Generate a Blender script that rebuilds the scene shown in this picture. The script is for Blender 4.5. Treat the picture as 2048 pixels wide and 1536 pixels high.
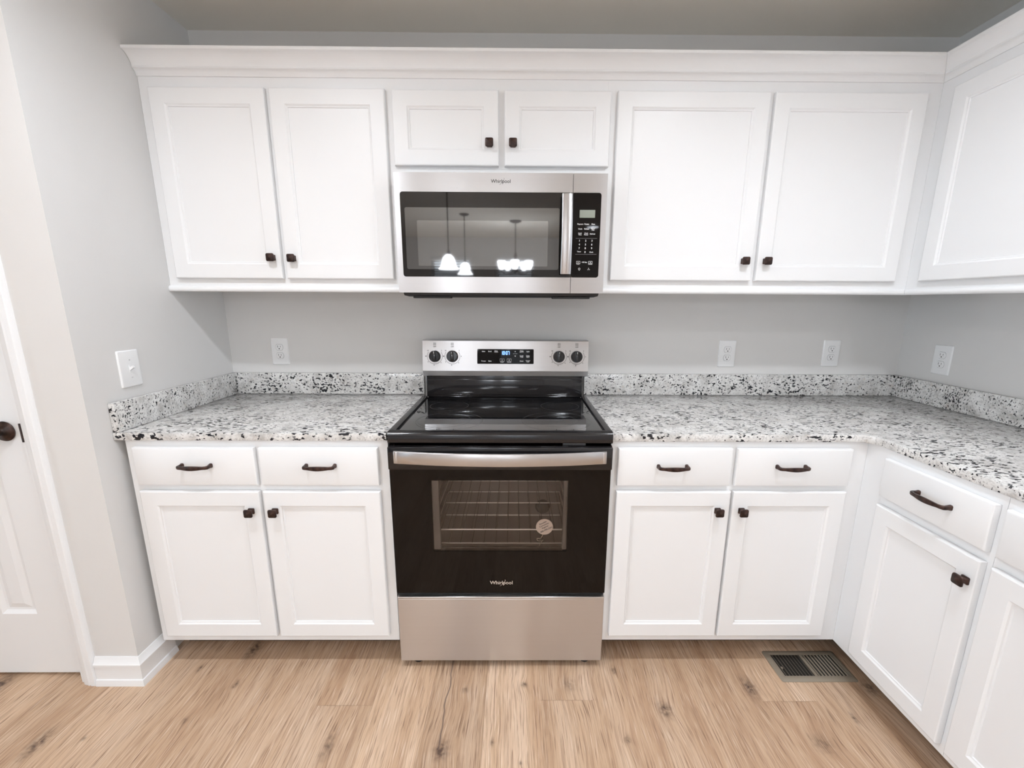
import bpy, bmesh, math, random
from mathutils import Matrix, Vector
random.seed(7)
for o in list(bpy.data.objects):
    bpy.data.objects.remove(o)
SC = bpy.context.scene
COL = SC.collection

# ------------------------------------------------------------------ camera
F_PX = 872.18; U0 = 11.67; V0 = 25.56
YAW, PITCH, ROLL = math.radians(0.4209), math.radians(12.2351), math.radians(0.2838)
cam = bpy.data.objects.new('camera', bpy.data.cameras.new('camera'))
COL.objects.link(cam)
_f = Vector((math.sin(YAW)*math.cos(PITCH), math.cos(YAW)*math.cos(PITCH), -math.sin(PITCH)))
_r = Vector((math.cos(YAW), -math.sin(YAW), 0))
_u = _r.cross(_f)
_r2 = _r*math.cos(ROLL) + _u*math.sin(ROLL)
_u2 = -_r*math.sin(ROLL) + _u*math.cos(ROLL)
cam.matrix_world = Matrix(((_r2.x, _u2.x, -_f.x, 0.0501), (_r2.y, _u2.y, -_f.y, -2.0580),
                           (_r2.z, _u2.z, -_f.z, 1.3449), (0, 0, 0, 1)))
cam.data.sensor_fit = 'HORIZONTAL'
cam.data.sensor_width = 36.0
cam.data.lens = F_PX/2048*36.0
cam.data.shift_x = -U0/2048
cam.data.shift_y = V0/2048
cam.data.clip_start = 0.02
SC.camera = cam

# ------------------------------------------------------------------ world, exposure, lamp strengths
SC.view_settings.view_transform = 'Standard'
SC.view_settings.look = 'None'
SC.view_settings.gamma = 1.0
SC.view_settings.use_curve_mapping = False
SC.view_settings.exposure = 0.13
W = bpy.data.worlds.new('sky'); SC.world = W
W.use_nodes = True
bg = W.node_tree.nodes['Background']
bg.inputs['Color'].default_value = (0.885, 0.98, 1.10, 1)
bg.inputs['Strength'].default_value = 3.9
KITCHEN_LAMP = 300.0
FILL_LAMP = 150.0
SHADE_LAMP = 36.0

# ------------------------------------------------------------------ main dimensions (metres)
XL = -1.286          # left wall
XR = 1.880           # right wall
ZC = 2.42            # ceiling
YP = -0.730          # pantry wall
DU = 0.307           # upper cabinet face
XU = 1.580           # face of the right-hand upper cabinets
DB = 0.647           # base cabinet face
XB = 1.257           # face of the right-hand base cabinets
DOOR_T = 0.019
YF = -6.6            # far end of the room behind the camera
XFL = -4.0           # far left end of the room

# ------------------------------------------------------------------ node helpers
def new_mat(name):
    m = bpy.data.materials.new(name); m.use_nodes = True
    nt = m.node_tree
    return m, nt, nt.nodes['Principled BSDF']

def N(nt, typ, **kw):
    n = nt.nodes.new(typ)
    for k, v in kw.items():
        if k.startswith('i_'):
            n.inputs[k[2:].replace('_', ' ')].default_value = v
        else:
            setattr(n, k, v)
    return n

def L(nt, a, b):
    nt.links.new(a, b)

def M(nt, op, a, b=None, c=None, clamp=False):
    n = nt.nodes.new('ShaderNodeMath'); n.operation = op; n.use_clamp = clamp
    for i, v in enumerate((a, b, c)):
        if v is None: continue
        if isinstance(v, (int, float)): n.inputs[i].default_value = v
        else: nt.links.new(v, n.inputs[i])
    return n.outputs[0]

def ramp(nt, fac, stops, interp='LINEAR'):
    n = nt.nodes.new('ShaderNodeValToRGB'); n.color_ramp.interpolation = interp
    el = n.color_ramp.elements
    while len(el) < len(stops): el.new(0.5)
    for e, (p, c) in zip(el, stops):
        e.position = p
        e.color = (c, c, c, 1) if isinstance(c, (int, float)) else tuple(c)+(1,)
    nt.links.new(fac, n.inputs[0])
    return n.outputs[0]

def mixc(nt, fac, a, b, mode='MIX'):
    n = nt.nodes.new('ShaderNodeMix'); n.data_type = 'RGBA'; n.blend_type = mode
    for s, v in ((n.inputs[0], fac), (n.inputs[6], a), (n.inputs[7], b)):
        if isinstance(v, (int, float)): s.default_value = v
        elif isinstance(v, tuple): s.default_value = v+(1,) if len(v) == 3 else v
        else: nt.links.new(v, s)
    return n.outputs[2]

def noise(nt, vec, scale, detail=3, rough=0.5, dist=0.0):
    n = N(nt, 'ShaderNodeTexNoise')
    n.inputs['Scale'].default_value = scale
    n.inputs['Detail'].default_value = detail
    n.inputs['Roughness'].default_value = rough
    n.inputs['Distortion'].default_value = dist
    if vec is not None: L(nt, vec, n.inputs['Vector'])
    return n.outputs['Fac']

def mapping(nt, vec, scale=(1, 1, 1), loc=(0, 0, 0), rot=(0, 0, 0)):
    n = N(nt, 'ShaderNodeMapping')
    n.inputs['Scale'].default_value = scale
    n.inputs['Location'].default_value = loc
    n.inputs['Rotation'].default_value = rot
    L(nt, vec, n.inputs['Vector'])
    return n.outputs[0]

def objco(nt):
    return N(nt, 'ShaderNodeTexCoord').outputs['Object']

def geopos(nt):
    return N(nt, 'ShaderNodeNewGeometry').outputs['Position']

def bump(nt, p, height, strength, dist=0.001):
    b = N(nt, 'ShaderNodeBump')
    b.inputs['Strength'].default_value = strength
    b.inputs['Distance'].default_value = dist
    L(nt, height, b.inputs['Height'])
    L(nt, b.outputs[0], p.inputs['Normal'])

def simple(name, col, rough=0.5, metal=0.0, spec=0.5, bump_scale=None, bump_str=0.1, var=0.0):
    m, nt, p = new_mat(name)
    p.inputs['Roughness'].default_value = rough
    p.inputs['Metallic'].default_value = metal
    p.inputs['Specular IOR Level'].default_value = spec
    p.inputs['Base Color'].default_value = tuple(col)+(1,)
    if var:
        f = noise(nt, objco(nt), 9.0, 4)
        c = mixc(nt, f, tuple(x*(1-var) for x in col), tuple(min(1, x*(1+var)) for x in col))
        L(nt, c, p.inputs['Base Color'])
    if bump_scale:
        bump(nt, p, noise(nt, objco(nt), bump_scale, 2), bump_str)
    return m

# ------------------------------------------------------------------ materials
MAT = {}
MAT['cab'] = simple('cabinet_white_paint', (0.86, 0.862, 0.865), 0.38, spec=0.4, bump_scale=160, bump_str=0.02)
MAT['trimw'] = simple('trim_white_paint', (0.87, 0.872, 0.875), 0.35, spec=0.4, bump_scale=120, bump_str=0.02)
MAT['wall'] = simple('wall_greige_paint', (0.735, 0.722, 0.706), 0.75, spec=0.25, bump_scale=260, bump_str=0.12, var=0.015)
MAT['ceil'] = simple('ceiling_paint', (0.93, 0.895, 0.825), 0.9, spec=0.1, bump_scale=200, bump_str=0.2)
MAT['plate'] = simple('white_plastic_plate', (0.88, 0.88, 0.88), 0.3, bump_scale=90, bump_str=0.01)
MAT['slot'] = simple('dark_slot', (0.03, 0.03, 0.03), 0.6, bump_scale=90, bump_str=0.02)
MAT['black_metal'] = simple('black_enamel', (0.012, 0.011, 0.012), 0.12, bump_scale=30, bump_str=0.01)
MAT['black_matte'] = simple('black_matte', (0.012, 0.012, 0.013), 0.5, bump_scale=200, bump_str=0.05)
MAT['oven_in'] = simple('oven_enamel', (0.36, 0.31, 0.28), 0.45, bump_scale=300, bump_str=0.2, var=0.1)
MAT['oven_lamp'] = simple('oven_lamp_cover', (0.03, 0.028, 0.027), 0.3, bump_scale=60, bump_str=0.05)
MAT['liner'] = simple('grey_enamel_liner', (0.15, 0.145, 0.14), 0.4, bump_scale=300, bump_str=0.1)
MAT['chrome'] = simple('chromed_wire', (0.92, 0.88, 0.84), 0.35, metal=0.6, bump_scale=60, bump_str=0.01)
MAT['dark_wire'] = simple('shaded_wire', (0.16, 0.14, 0.125), 0.5, metal=0.3, bump_scale=60, bump_str=0.01)
MAT['tag'] = simple('tag_card', (0.95, 0.86, 0.79), 0.6, bump_scale=60, bump_str=0.02)
MAT['string'] = simple('tag_string', (0.75, 0.68, 0.58), 0.8, bump_scale=400, bump_str=0.2)
MAT['ink'] = simple('dark_print', (0.03, 0.03, 0.03), 0.5, bump_scale=60, bump_str=0.01)
MAT['white_ink'] = simple('white_print', (0.80, 0.80, 0.80), 0.4, bump_scale=60, bump_str=0.01)
MAT['grey_ink'] = simple('grey_print', (0.26, 0.26, 0.27), 0.5, bump_scale=60, bump_str=0.01)
MAT['burner_ink'] = simple('burner_print', (0.10, 0.10, 0.10), 0.4, bump_scale=60, bump_str=0.01)
MAT['silver'] = simple('silver_lettering', (0.80, 0.79, 0.78), 0.25, metal=0.7, bump_scale=60, bump_str=0.01)
MAT['lcd'] = simple('display_lcd', (0.30, 0.33, 0.28), 0.25, bump_scale=500, bump_str=0.05, var=0.05)
MAT['vent'] = simple('taupe_vent_enamel', (0.29, 0.245, 0.19), 0.42, bump_scale=200, bump_str=0.05)
MAT['duct'] = simple('dark_duct', (0.02, 0.018, 0.016), 0.7, bump_scale=60, bump_str=0.05)
MAT['label'] = simple('foil_label', (0.62, 0.62, 0.62), 0.35, bump_scale=60, bump_str=0.01)
MAT['toe'] = simple('stained_toe_board', (0.10, 0.065, 0.045), 0.6, bump_scale=60, bump_str=0.1, var=0.1)

def mk_bronze():
    m, nt, p = new_mat('oil_rubbed_bronze')
    co = objco(nt)
    f = noise(nt, co, 60, 4)
    L(nt, ramp(nt, f, [(0.35, (0.022, 0.013, 0.011)), (0.7, (0.085, 0.045, 0.036))]), p.inputs['Base Color'])
    p.inputs['Metallic'].default_value = 0.55
    L(nt, ramp(nt, f, [(0.3, 0.30), (0.7, 0.45)]), p.inputs['Roughness'])
    return m
MAT['bronze'] = mk_bronze()

def mk_steel(name, col, rough, axis='Z', aniso=0.7):
    m, nt, p = new_mat(name)
    co = geopos(nt)
    f = noise(nt, mapping(nt, co, (2, 2, 120)), 1.0, 1)
    p.inputs['Metallic'].default_value = 1.0
    L(nt, mixc(nt, f, tuple(c*0.98 for c in col), tuple(min(1, c*1.02) for c in col)), p.inputs['Base Color'])
    L(nt, M(nt, 'MULTIPLY_ADD', f, 0.03, rough), p.inputs['Roughness'])
    p.inputs['Anisotropic'].default_value = aniso
    p.inputs['Anisotropic Rotation'].default_value = 0.25
    t = N(nt, 'ShaderNodeTangent', direction_type='RADIAL', axis=axis)
    L(nt, t.outputs[0], p.inputs['Tangent'])
    return m
MAT['steel'] = mk_steel('brushed_stainless', (0.565, 0.562, 0.572), 0.29, aniso=0.82)
MAT['steel_drawer'] = mk_steel('brushed_stainless_drawer', (0.60, 0.575, 0.56), 0.31, aniso=0.92)
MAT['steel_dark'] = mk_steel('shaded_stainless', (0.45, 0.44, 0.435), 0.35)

def mk_glass_black(name, col=(0.008, 0.0065, 0.006), rough=0.02, coat=0.0, spec=0.5):
    m, nt, p = new_mat(name)
    p.inputs['Base Color'].default_value = col+(1,)
    p.inputs['Specular IOR Level'].default_value = spec
    f = noise(nt, objco(nt), 4, 2)
    L(nt, ramp(nt, f, [(0.0, rough), (1.0, rough+0.02)]), p.inputs['Roughness'])
    return m
MAT['blackglass'] = mk_glass_black('black_ceramic_glass')
MAT['displayglass'] = mk_glass_black('black_display_glass', spec=0.15)
MAT['cooktop'] = mk_glass_black('cooktop_glass', (0.006, 0.006, 0.007), 0.012, spec=0.5)
MAT['cooktop'].node_tree.nodes['Principled BSDF'].inputs['IOR'].default_value = 3.2
MAT['doorglass'] = mk_glass_black('oven_door_black_glass', (0.004, 0.0028, 0.0024), 0.03, spec=0.25)

def mk_screen():
    # microwave window: glass over a fine perforated steel sheet
    m, nt, p = new_mat('perforated_window_screen')
    sx = N(nt, 'ShaderNodeSeparateXYZ'); L(nt, objco(nt), sx.inputs[0])
    a = M(nt, 'SINE', M(nt, 'MULTIPLY', sx.outputs[0], 2*math.pi/0.0022))
    c = M(nt, 'SINE', M(nt, 'MULTIPLY', sx.outputs[2], 2*math.pi/0.0022))
    hole = ramp(nt, M(nt, 'MULTIPLY', a, c), [(0.0, 1.0), (0.25, 0.0)])
    L(nt, mixc(nt, hole, (0.02, 0.02, 0.02), (0.10, 0.10, 0.10)), p.inputs['Base Color'])
    p.inputs['Roughness'].default_value = 0.03
    p.inputs['IOR'].default_value = 2.6
    return m
MAT['screen'] = mk_screen()
m, nt, p = new_mat('tinted_inner_glass')
f = noise(nt, objco(nt), 900, 1)
L(nt, mixc(nt, f, (0.028, 0.027, 0.027), (0.045, 0.044, 0.043)), p.inputs['Base Color'])
p.inputs['Roughness'].default_value = 0.03
p.inputs['IOR'].default_value = 2.1
MAT['innerglass'] = m

def mk_window_glass(name, tint, refl_ior=1.45):
    m = bpy.data.materials.new(name); m.use_nodes = True
    nt = m.node_tree; nt.nodes.clear()
    out = N(nt, 'ShaderNodeOutputMaterial')
    tr = N(nt, 'ShaderNodeBsdfTransparent'); tr.inputs[0].default_value = tint+(1,)
    gl = N(nt, 'ShaderNodeBsdfGlossy'); gl.inputs['Roughness'].default_value = 0.02
    fr = N(nt, 'ShaderNodeFresnel'); fr.inputs[0].default_value = refl_ior
    f = noise(nt, objco(nt), 3, 1)
    L(nt, M(nt, 'MULTIPLY_ADD', f, 0.01, 0.015), gl.inputs['Roughness'])
    mx = N(nt, 'ShaderNodeMixShader')
    L(nt, fr.outputs[0], mx.inputs[0]); L(nt, tr.outputs[0], mx.inputs[1]); L(nt, gl.outputs[0], mx.inputs[2])
    L(nt, mx.outputs[0], out.inputs[0])
    return m
MAT['ovenwin'] = mk_window_glass('oven_window_glass', (0.97, 0.94, 0.92), 1.45)
MAT['pane'] = mk_window_glass('window_pane_glass', (0.95, 0.96, 0.96))

def mk_emit(name, col, s):
    m = bpy.data.materials.new(name); m.use_nodes = True
    nt = m.node_tree; nt.nodes.clear()
    e = N(nt, 'ShaderNodeEmission'); e.inputs[0].default_value = col+(1,); e.inputs[1].default_value = s
    f = noise(nt, objco(nt), 20, 1)
    L(nt, M(nt, 'MULTIPLY_ADD', f, 0.02*s, 0.99*s), e.inputs[1])
    o = N(nt, 'ShaderNodeOutputMaterial'); L(nt, e.outputs[0], o.inputs[0])
    return m
MAT['lens'] = mk_emit('kitchen_lamp_lens', (0.94, 0.995, 1.07), KITCHEN_LAMP)
MAT['fill_lens'] = mk_emit('fill_lamp_lens', (0.94, 0.995, 1.07), FILL_LAMP)
MAT['shade'] = mk_emit('lit_glass_shade', (0.95, 0.99, 1.05), SHADE_LAMP)
MAT['clock'] = mk_emit('blue_clock_digits', (0.16, 0.34, 1.0), 5.0)

def mk_granite(name, fscale, stretch, lo, hi):
    m, nt, p = new_mat(name)
    co = geopos(nt)
    wv = N(nt, 'ShaderNodeTexNoise', i_Scale=14.0, i_Detail=2.0)
    L(nt, co, wv.inputs['Vector'])
    off = N(nt, 'ShaderNodeVectorMath', operation='MULTIPLY_ADD')
    off.inputs[1].default_value = (0.03, 0.03, 0.03)
    L(nt, wv.outputs['Color'], off.inputs[0]); L(nt, co, off.inputs[2])
    w = off.outputs[0]
    base = ramp(nt, noise(nt, w, 20, 5, 0.6), [(0.30, (0.46, 0.445, 0.425)), (0.44, (0.66, 0.645, 0.625)), (0.60, (0.80, 0.79, 0.77))])
    base = mixc(nt, ramp(nt, noise(nt, w, 150, 3, 0.6), [(0.34, 0.65), (0.50, 0.0)]), base, (0.36, 0.35, 0.345))
    base = mixc(nt, ramp(nt, noise(nt, w, 48, 3, 0.55), [(0.60, 0.0), (0.74, 0.5)]), base, (0.58, 0.50, 0.43))
    clus = noise(nt, co, 8, 3, 0.6)
    st = mapping(nt, w, stretch, rot=(0, 0, 0.30))
    fl = noise(nt, st, fscale, 3.0, 0.55)
    fl = M(nt, 'ADD', fl, M(nt, 'MULTIPLY_ADD', clus, 0.36, -0.18))
    blk = ramp(nt, fl, [(lo, 0.0), (hi, 1.0)])
    c = mixc(nt, blk, base, (0.018, 0.018, 0.022))
    L(nt, c, p.inputs['Base Color'])
    p.inputs['Roughness'].default_value = 0.14
    p.inputs['Specular IOR Level'].default_value = 0.45
    return m
MAT['granite'] = mk_granite('speckled_granite', 115, (0.72, 1.5, 1.0), 0.578, 0.612)
MAT['granite_top'] = mk_granite('speckled_granite_slab', 84, (0.62, 1.15, 1.0), 0.574, 0.604)

KNOTS = [(-0.122, -0.766, .010, .012, .8), (0.087, -0.745, .011, .011, .9), (-0.172, -0.980, .022, .030, 1.0),
         (0.250, -0.745, .022, .030, .45), (0.424, -0.682, .009, .018, .8), (0.409, -0.946, .010, .016, .8),
         (-0.016, -0.954, .006, .012, .7), (0.072, -1.017, .005, .006, .8), (0.564, -0.845, .022, .030, .9),
         (0.895, -0.759, .022, .040, .95), (1.325, -0.760, .020, .030, .9), (1.017, -0.963, .030, .03, .5),
         (1.181, -0.875, .007, .02, .8), (-1.426, -0.957, .022, .05, .85), (-1.026, -0.879, .009, .012, .7),
         (-1.125, -0.671, .008, .02, .7), (-0.976, -0.576, .024, .05, .9), (-0.947, -0.742, .010, .018, .8),
         (-1.787, -0.741, .03, .05, .9), (-0.524, -0.965, .018, .05, .6), (-1.299, -0.939, .006, .009, .7)]
def mk_floor():
    m, nt, p = new_mat('oak_plank_floor')
    pos = geopos(nt)
    tone = N(nt, 'ShaderNodeAttribute', attribute_name='tone').outputs['Fac']
    seed = N(nt, 'ShaderNodeAttribute', attribute_name='seed').outputs['Fac']
    cx = N(nt, 'ShaderNodeCombineXYZ'); L(nt, M(nt, 'MULTIPLY', seed, 3.1), cx.inputs[0]); L(nt, M(nt, 'MULTIPLY', seed, 7.7), cx.inputs[1])
    add = N(nt, 'ShaderNodeVectorMath', operation='ADD'); L(nt, pos, add.inputs[0]); L(nt, cx.outputs[0], add.inputs[1])
    v = add.outputs[0]
    # knots pull the grain around them
    dark = None; warp = None
    sx = N(nt, 'ShaderNodeSeparateXYZ'); L(nt, pos, sx.inputs[0])
    jit = noise(nt, pos, 70, 3)
    for (kx, ky, rx, ry, s) in KNOTS:
        dx = M(nt, 'DIVIDE', M(nt, 'SUBTRACT', sx.outputs[0], kx), rx)
        dy = M(nt, 'DIVIDE', M(nt, 'SUBTRACT', sx.outputs[1], ky), ry)
        d2 = M(nt, 'ADD', M(nt, 'MULTIPLY', dx, dx), M(nt, 'MULTIPLY', dy, dy))
        g = M(nt, 'MULTIPLY', M(nt, 'EXPONENT', M(nt, 'MULTIPLY', d2, -1.1)), s)
        wv = M(nt, 'EXPONENT', M(nt, 'MULTIPLY', d2, -0.10))
        wv = M(nt, 'MULTIPLY', wv, rx*0.8)
        dark = g if dark is None else M(nt, 'MAXIMUM', dark, g)
        warp = wv if warp is None else M(nt, 'ADD', warp, wv)
    wob = noise(nt, mapping(nt, v, (9, 2.2, 1)), 1.0, 3)
    wx = M(nt, 'MULTIPLY_ADD', wob, 0.016, M(nt, 'MULTIPLY', warp, 1.0))
    cw = N(nt, 'ShaderNodeCombineXYZ'); L(nt, wx, cw.inputs[0])
    add2 = N(nt, 'ShaderNodeVectorMath', operation='ADD'); L(nt, v, add2.inputs[0]); L(nt, cw.outputs[0], add2.inputs[1])
    g = add2.outputs[0]
    broad = noise(nt, mapping(nt, g, (13, 0.8, 1)), 1.0, 3, 0.55)
    fine = noise(nt, mapping(nt, g, (150, 5.0, 1)), 1.0, 4, 0.65)
    pore = noise(nt, mapping(nt, g, (330, 9.0, 1)), 1.0, 2, 0.5)
    col = ramp(nt, broad, [(0.28, (0.47, 0.300, 0.190)), (0.47, (0.565, 0.388, 0.258)), (0.70, (0.68, 0.505, 0.368))])
    col = mixc(nt, ramp(nt, fine, [(0.36, 0.6), (0.53, 0.0)]), col, (0.33, 0.20, 0.13))
    col = mixc(nt, ramp(nt, pore, [(0.58, 0.0), (0.72, 0.6)]), col, (0.82, 0.68, 0.55))
    col = mixc(nt, ramp(nt, pore, [(0.31, 0.85), (0.40, 0.0)]), col, (0.20, 0.115, 0.075))
    tn = mixc(nt, tone, (0.80, 0.77, 0.75), (1.20, 1.22, 1.23))
    col = mixc(nt, 1.0, col, tn, 'MULTIPLY')
    kd = M(nt, 'MULTIPLY', dark, M(nt, 'MULTIPLY_ADD', jit, 2.6, -0.55), clamp=True)
    kd = M(nt, 'MINIMUM', kd, 0.92)
    col = mixc(nt, kd, col, (0.085, 0.052, 0.040))
    # the long check in the plank in front of the range
    cxk = M(nt, 'SUBTRACT', sx.outputs[0], M(nt, 'MULTIPLY_ADD', noise(nt, mapping(nt, pos, (0, 9, 0)), 1.0, 2), 0.03, -0.196))
    ck = ramp(nt, M(nt, 'ABSOLUTE', cxk), [(0.0012, 0.85), (0.0032, 0.0)])
    ylim = M(nt, 'MULTIPLY', M(nt, 'GREATER_THAN', sx.outputs[1], -0.975), M(nt, 'LESS_THAN', sx.outputs[1], -0.55))
    col = mixc(nt, M(nt, 'MULTIPLY', ck, ylim), col, (0.09, 0.06, 0.06))
    L(nt, col, p.inputs['Base Color'])
    p.inputs['Roughness'].default_value = 0.52
    p.inputs['Specular IOR Level'].default_value = 0.3
    bump(nt, p, fine, 0.12, 0.0008)
    return m
MAT['floor'] = mk_floor()

# ------------------------------------------------------------------ mesh helpers
class MB:
    def __init__(s):
        s.bm = bmesh.new()
    def face(s, pts):
        vs = [s.bm.verts.new(p) for p in pts]
        return s.bm.faces.new(vs)
    def box(s, x0, x1, y0, y1, z0, z1, bev=0.0, seg=2):
        a = bmesh.ops.create_cube(s.bm, size=1.0)
        vs = a['verts']
        bmesh.ops.scale(s.bm, vec=(abs(x1-x0), abs(y1-y0), abs(z1-z0)), verts=vs)
        bmesh.ops.translate(s.bm, vec=((x0+x1)/2, (y0+y1)/2, (z0+z1)/2), verts=vs)
        if bev:
            es = list({e for v in vs for e in v.link_edges})
            bmesh.ops.bevel(s.bm, geom=es, offset=bev, segments=seg, profile=0.5, affect='EDGES')
        return s
    def loops(s, rings, cap0=True, cap1=True, closed=False):
        """skin a list of equal-length point rings"""
        R = [[s.bm.verts.new(p) for p in r] for r in rings]
        n = len(R[0])
        for a, b in zip(R, R[1:]):
            for i in range(n):
                j = (i+1) % n
                try: s.bm.faces.new((a[i], a[j], b[j], b[i]))
                except ValueError: pass
        if cap0: s.bm.faces.new(list(reversed(R[0])))
        if cap1: s.bm.faces.new(R[-1])
        return s
    def extrude_profile(s, prof, fa, fb):
        """prof: closed list of (d,z); fa/fb map (d,z) to 3-D at either end"""
        return s.loops([[fa(d, z) for d, z in prof], [fb(d, z) for d, z in prof]])
    def cyl(s, c, r, h, axis='Z', n=32, r2=None):
        r2 = r if r2 is None else r2
        rings = []
        for t, rr in ((0, r), (h, r2)):
            ring = []
            for i in range(n):
                a = 2*math.pi*i/n
                u, w = rr*math.cos(a), rr*math.sin(a)
                if axis == 'Z': ring.append((c[0]+u, c[1]+w, c[2]+t))
                elif axis == 'Y': ring.append((c[0]+u, c[1]+t, c[2]+w))
                else: ring.append((c[0]+t, c[1]+u, c[2]+w))
            rings.append(ring)
        return s.loops(rings)
    def lathe(s, prof, c, axis='Z', n=32, sgn=1):
        """prof: (r, t) along the axis"""
        rings = []
        for r, t in prof:
            ring = []
            for i in range(n):
                a = 2*math.pi*i/n
                u, w = max(r, 1e-5)*math.cos(a), max(r, 1e-5)*math.sin(a)
                if axis == 'Z': ring.append((c[0]+u, c[1]+w, c[2]+t*sgn))
                elif axis == 'Y': ring.append((c[0]+u, c[1]+t*sgn, c[2]+w))
            rings.append(ring)
        return s.loops(rings)
    def tube(s, pts, r, n=8, closed=False):
        pts = [Vector(p) for p in pts]
        rings = []
        for i, p in enumerate(pts):
            a = pts[max(i-1, 0)]; b = pts[min(i+1, len(pts)-1)]
            t = (b-a).normalized()
            ref = Vector((0, 0, 1)) if abs(t.z) < 0.9 else Vector((1, 0, 0))
            u = t.cross(ref).normalized(); w = u.cross(t)
            rings.append([p+u*r*math.cos(2*math.pi*k/n)+w*r*math.sin(2*math.pi*k/n) for k in range(n)])
        return s.loops(rings)
    def merge(s, other):
        me = bpy.data.meshes.new('tmp'); other.bm.to_mesh(me); s.bm.from_mesh(me); bpy.data.meshes.remove(me)
        return s
    def build(s, name, mat, parent=None, smooth=None, loc=None):
        bmesh.ops.recalc_face_normals(s.bm, faces=s.bm.faces)
        me = bpy.data.meshes.new(name)
        s.bm.to_mesh(me); s.bm.free()
        me.materials.append(mat if not isinstance(mat, str) else MAT[mat])
        o = bpy.data.objects.new(name, me)
        COL.objects.link(o)
        if smooth is not None:
            for pl in me.polygons: pl.use_smooth = True
            try: me.set_sharp_from_angle(angle=math.radians(smooth))
            except Exception: pass
        if parent is not None: o.parent = parent
        if loc: o.location = loc
        return o

def empty(name, loc=(0, 0, 0), rotz=0.0):
    o = bpy.data.objects.new(name, None); COL.objects.link(o)
    o.location = loc; o.rotation_euler = (0, 0, rotz)
    o.empty_display_size = 0.05
    return o

def tag(o, label=None, cat=None, group=None, kind=None):
    if label: o['label'] = label
    if cat: o['category'] = cat
    if group: o['group'] = group
    if kind: o['kind'] = kind
    return o

def copy_tree(o, parent=None):
    c = o.copy(); COL.objects.link(c)
    c.parent = parent
    for ch in list(o.children): copy_tree(ch, c)
    return c

def text_into(mb, s, x, z, size, y, align='CENTER', rot=0.0, bold=0.0):
    """printed text standing in the XZ plane, read from -Y"""
    cu = bpy.data.curves.new('t', 'FONT'); cu.body = s; cu.size = size
    cu.align_x = align; cu.align_y = 'CENTER'; cu.offset = bold; cu.resolution_u = 3
    o = bpy.data.objects.new('t', cu); COL.objects.link(o)
    dg = bpy.context.evaluated_depsgraph_get()
    me = bpy.data.meshes.new_from_object(o.evaluated_get(dg))
    bpy.data.objects.remove(o); bpy.data.curves.remove(cu)
    T = Matrix.Translation((x, y, z)) @ Matrix.Rotation(math.radians(90), 4, 'X') @ Matrix.Rotation(rot, 4, 'Z')
    me.transform(T)
    mb.bm.from_mesh(me); bpy.data.meshes.remove(me)

def ribbon_ellipse(mb, cx, cz, a, b, th, a0, a1, y, rot=0.0, taper=True, n=28):
    """arc of an ellipse drawn as a flat band in the XZ plane"""
    pts = []
    for i in range(n+1):
        t = a0+(a1-a0)*i/n
        w = th*(math.sin(math.pi*i/n)**0.5*0.8+0.2 if taper else 1.0)/2
        ca, sa = math.cos(t), math.sin(t)
        nx, nz = b*ca, a*sa
        l = math.hypot(nx, nz); nx /= l; nz /= l
        for sgn in (-1, 1):
            px, pz = a*ca+sgn*w*nx, b*sa+sgn*w*nz
            pts.append((cx+px*math.cos(rot)-pz*math.sin(rot), y, cz+px*math.sin(rot)+pz*math.cos(rot)))
    vs = [mb.bm.verts.new(q) for q in pts]
    for i in range(n):
        mb.bm.faces.new((vs[2*i], vs[2*i+1], vs[2*i+3], vs[2*i+2]))

def logo_into(mb, x, z, size, y):
    text_into(mb, 'Whirlpool', x, z, size, y, bold=size*0.012)
    ribbon_ellipse(mb, x+size*0.16, z-size*0.02, size*0.82, size*0.20, size*0.06, math.radians(25), math.radians(-178), y-0.0002, math.radians(50))

def rrect(x0, x1, z0, z1, r, y, n=5):
    pts = []
    for cx, cz, a0 in ((x1-r, z1-r, 0), (x0+r, z1-r, 90), (x0+r, z0+r, 180), (x1-r, z0+r, 270)):
        for i in range(n+1):
            a = math.radians(a0+90*i/n)
            pts.append((cx+r*math.cos(a), y, cz+r*math.sin(a)))
    return pts

# ------------------------------------------------------------------ setting
def struct(name, mb, mat, **k):
    o = mb.build(name, mat, **k); o['kind'] = 'structure'; return o

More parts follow.
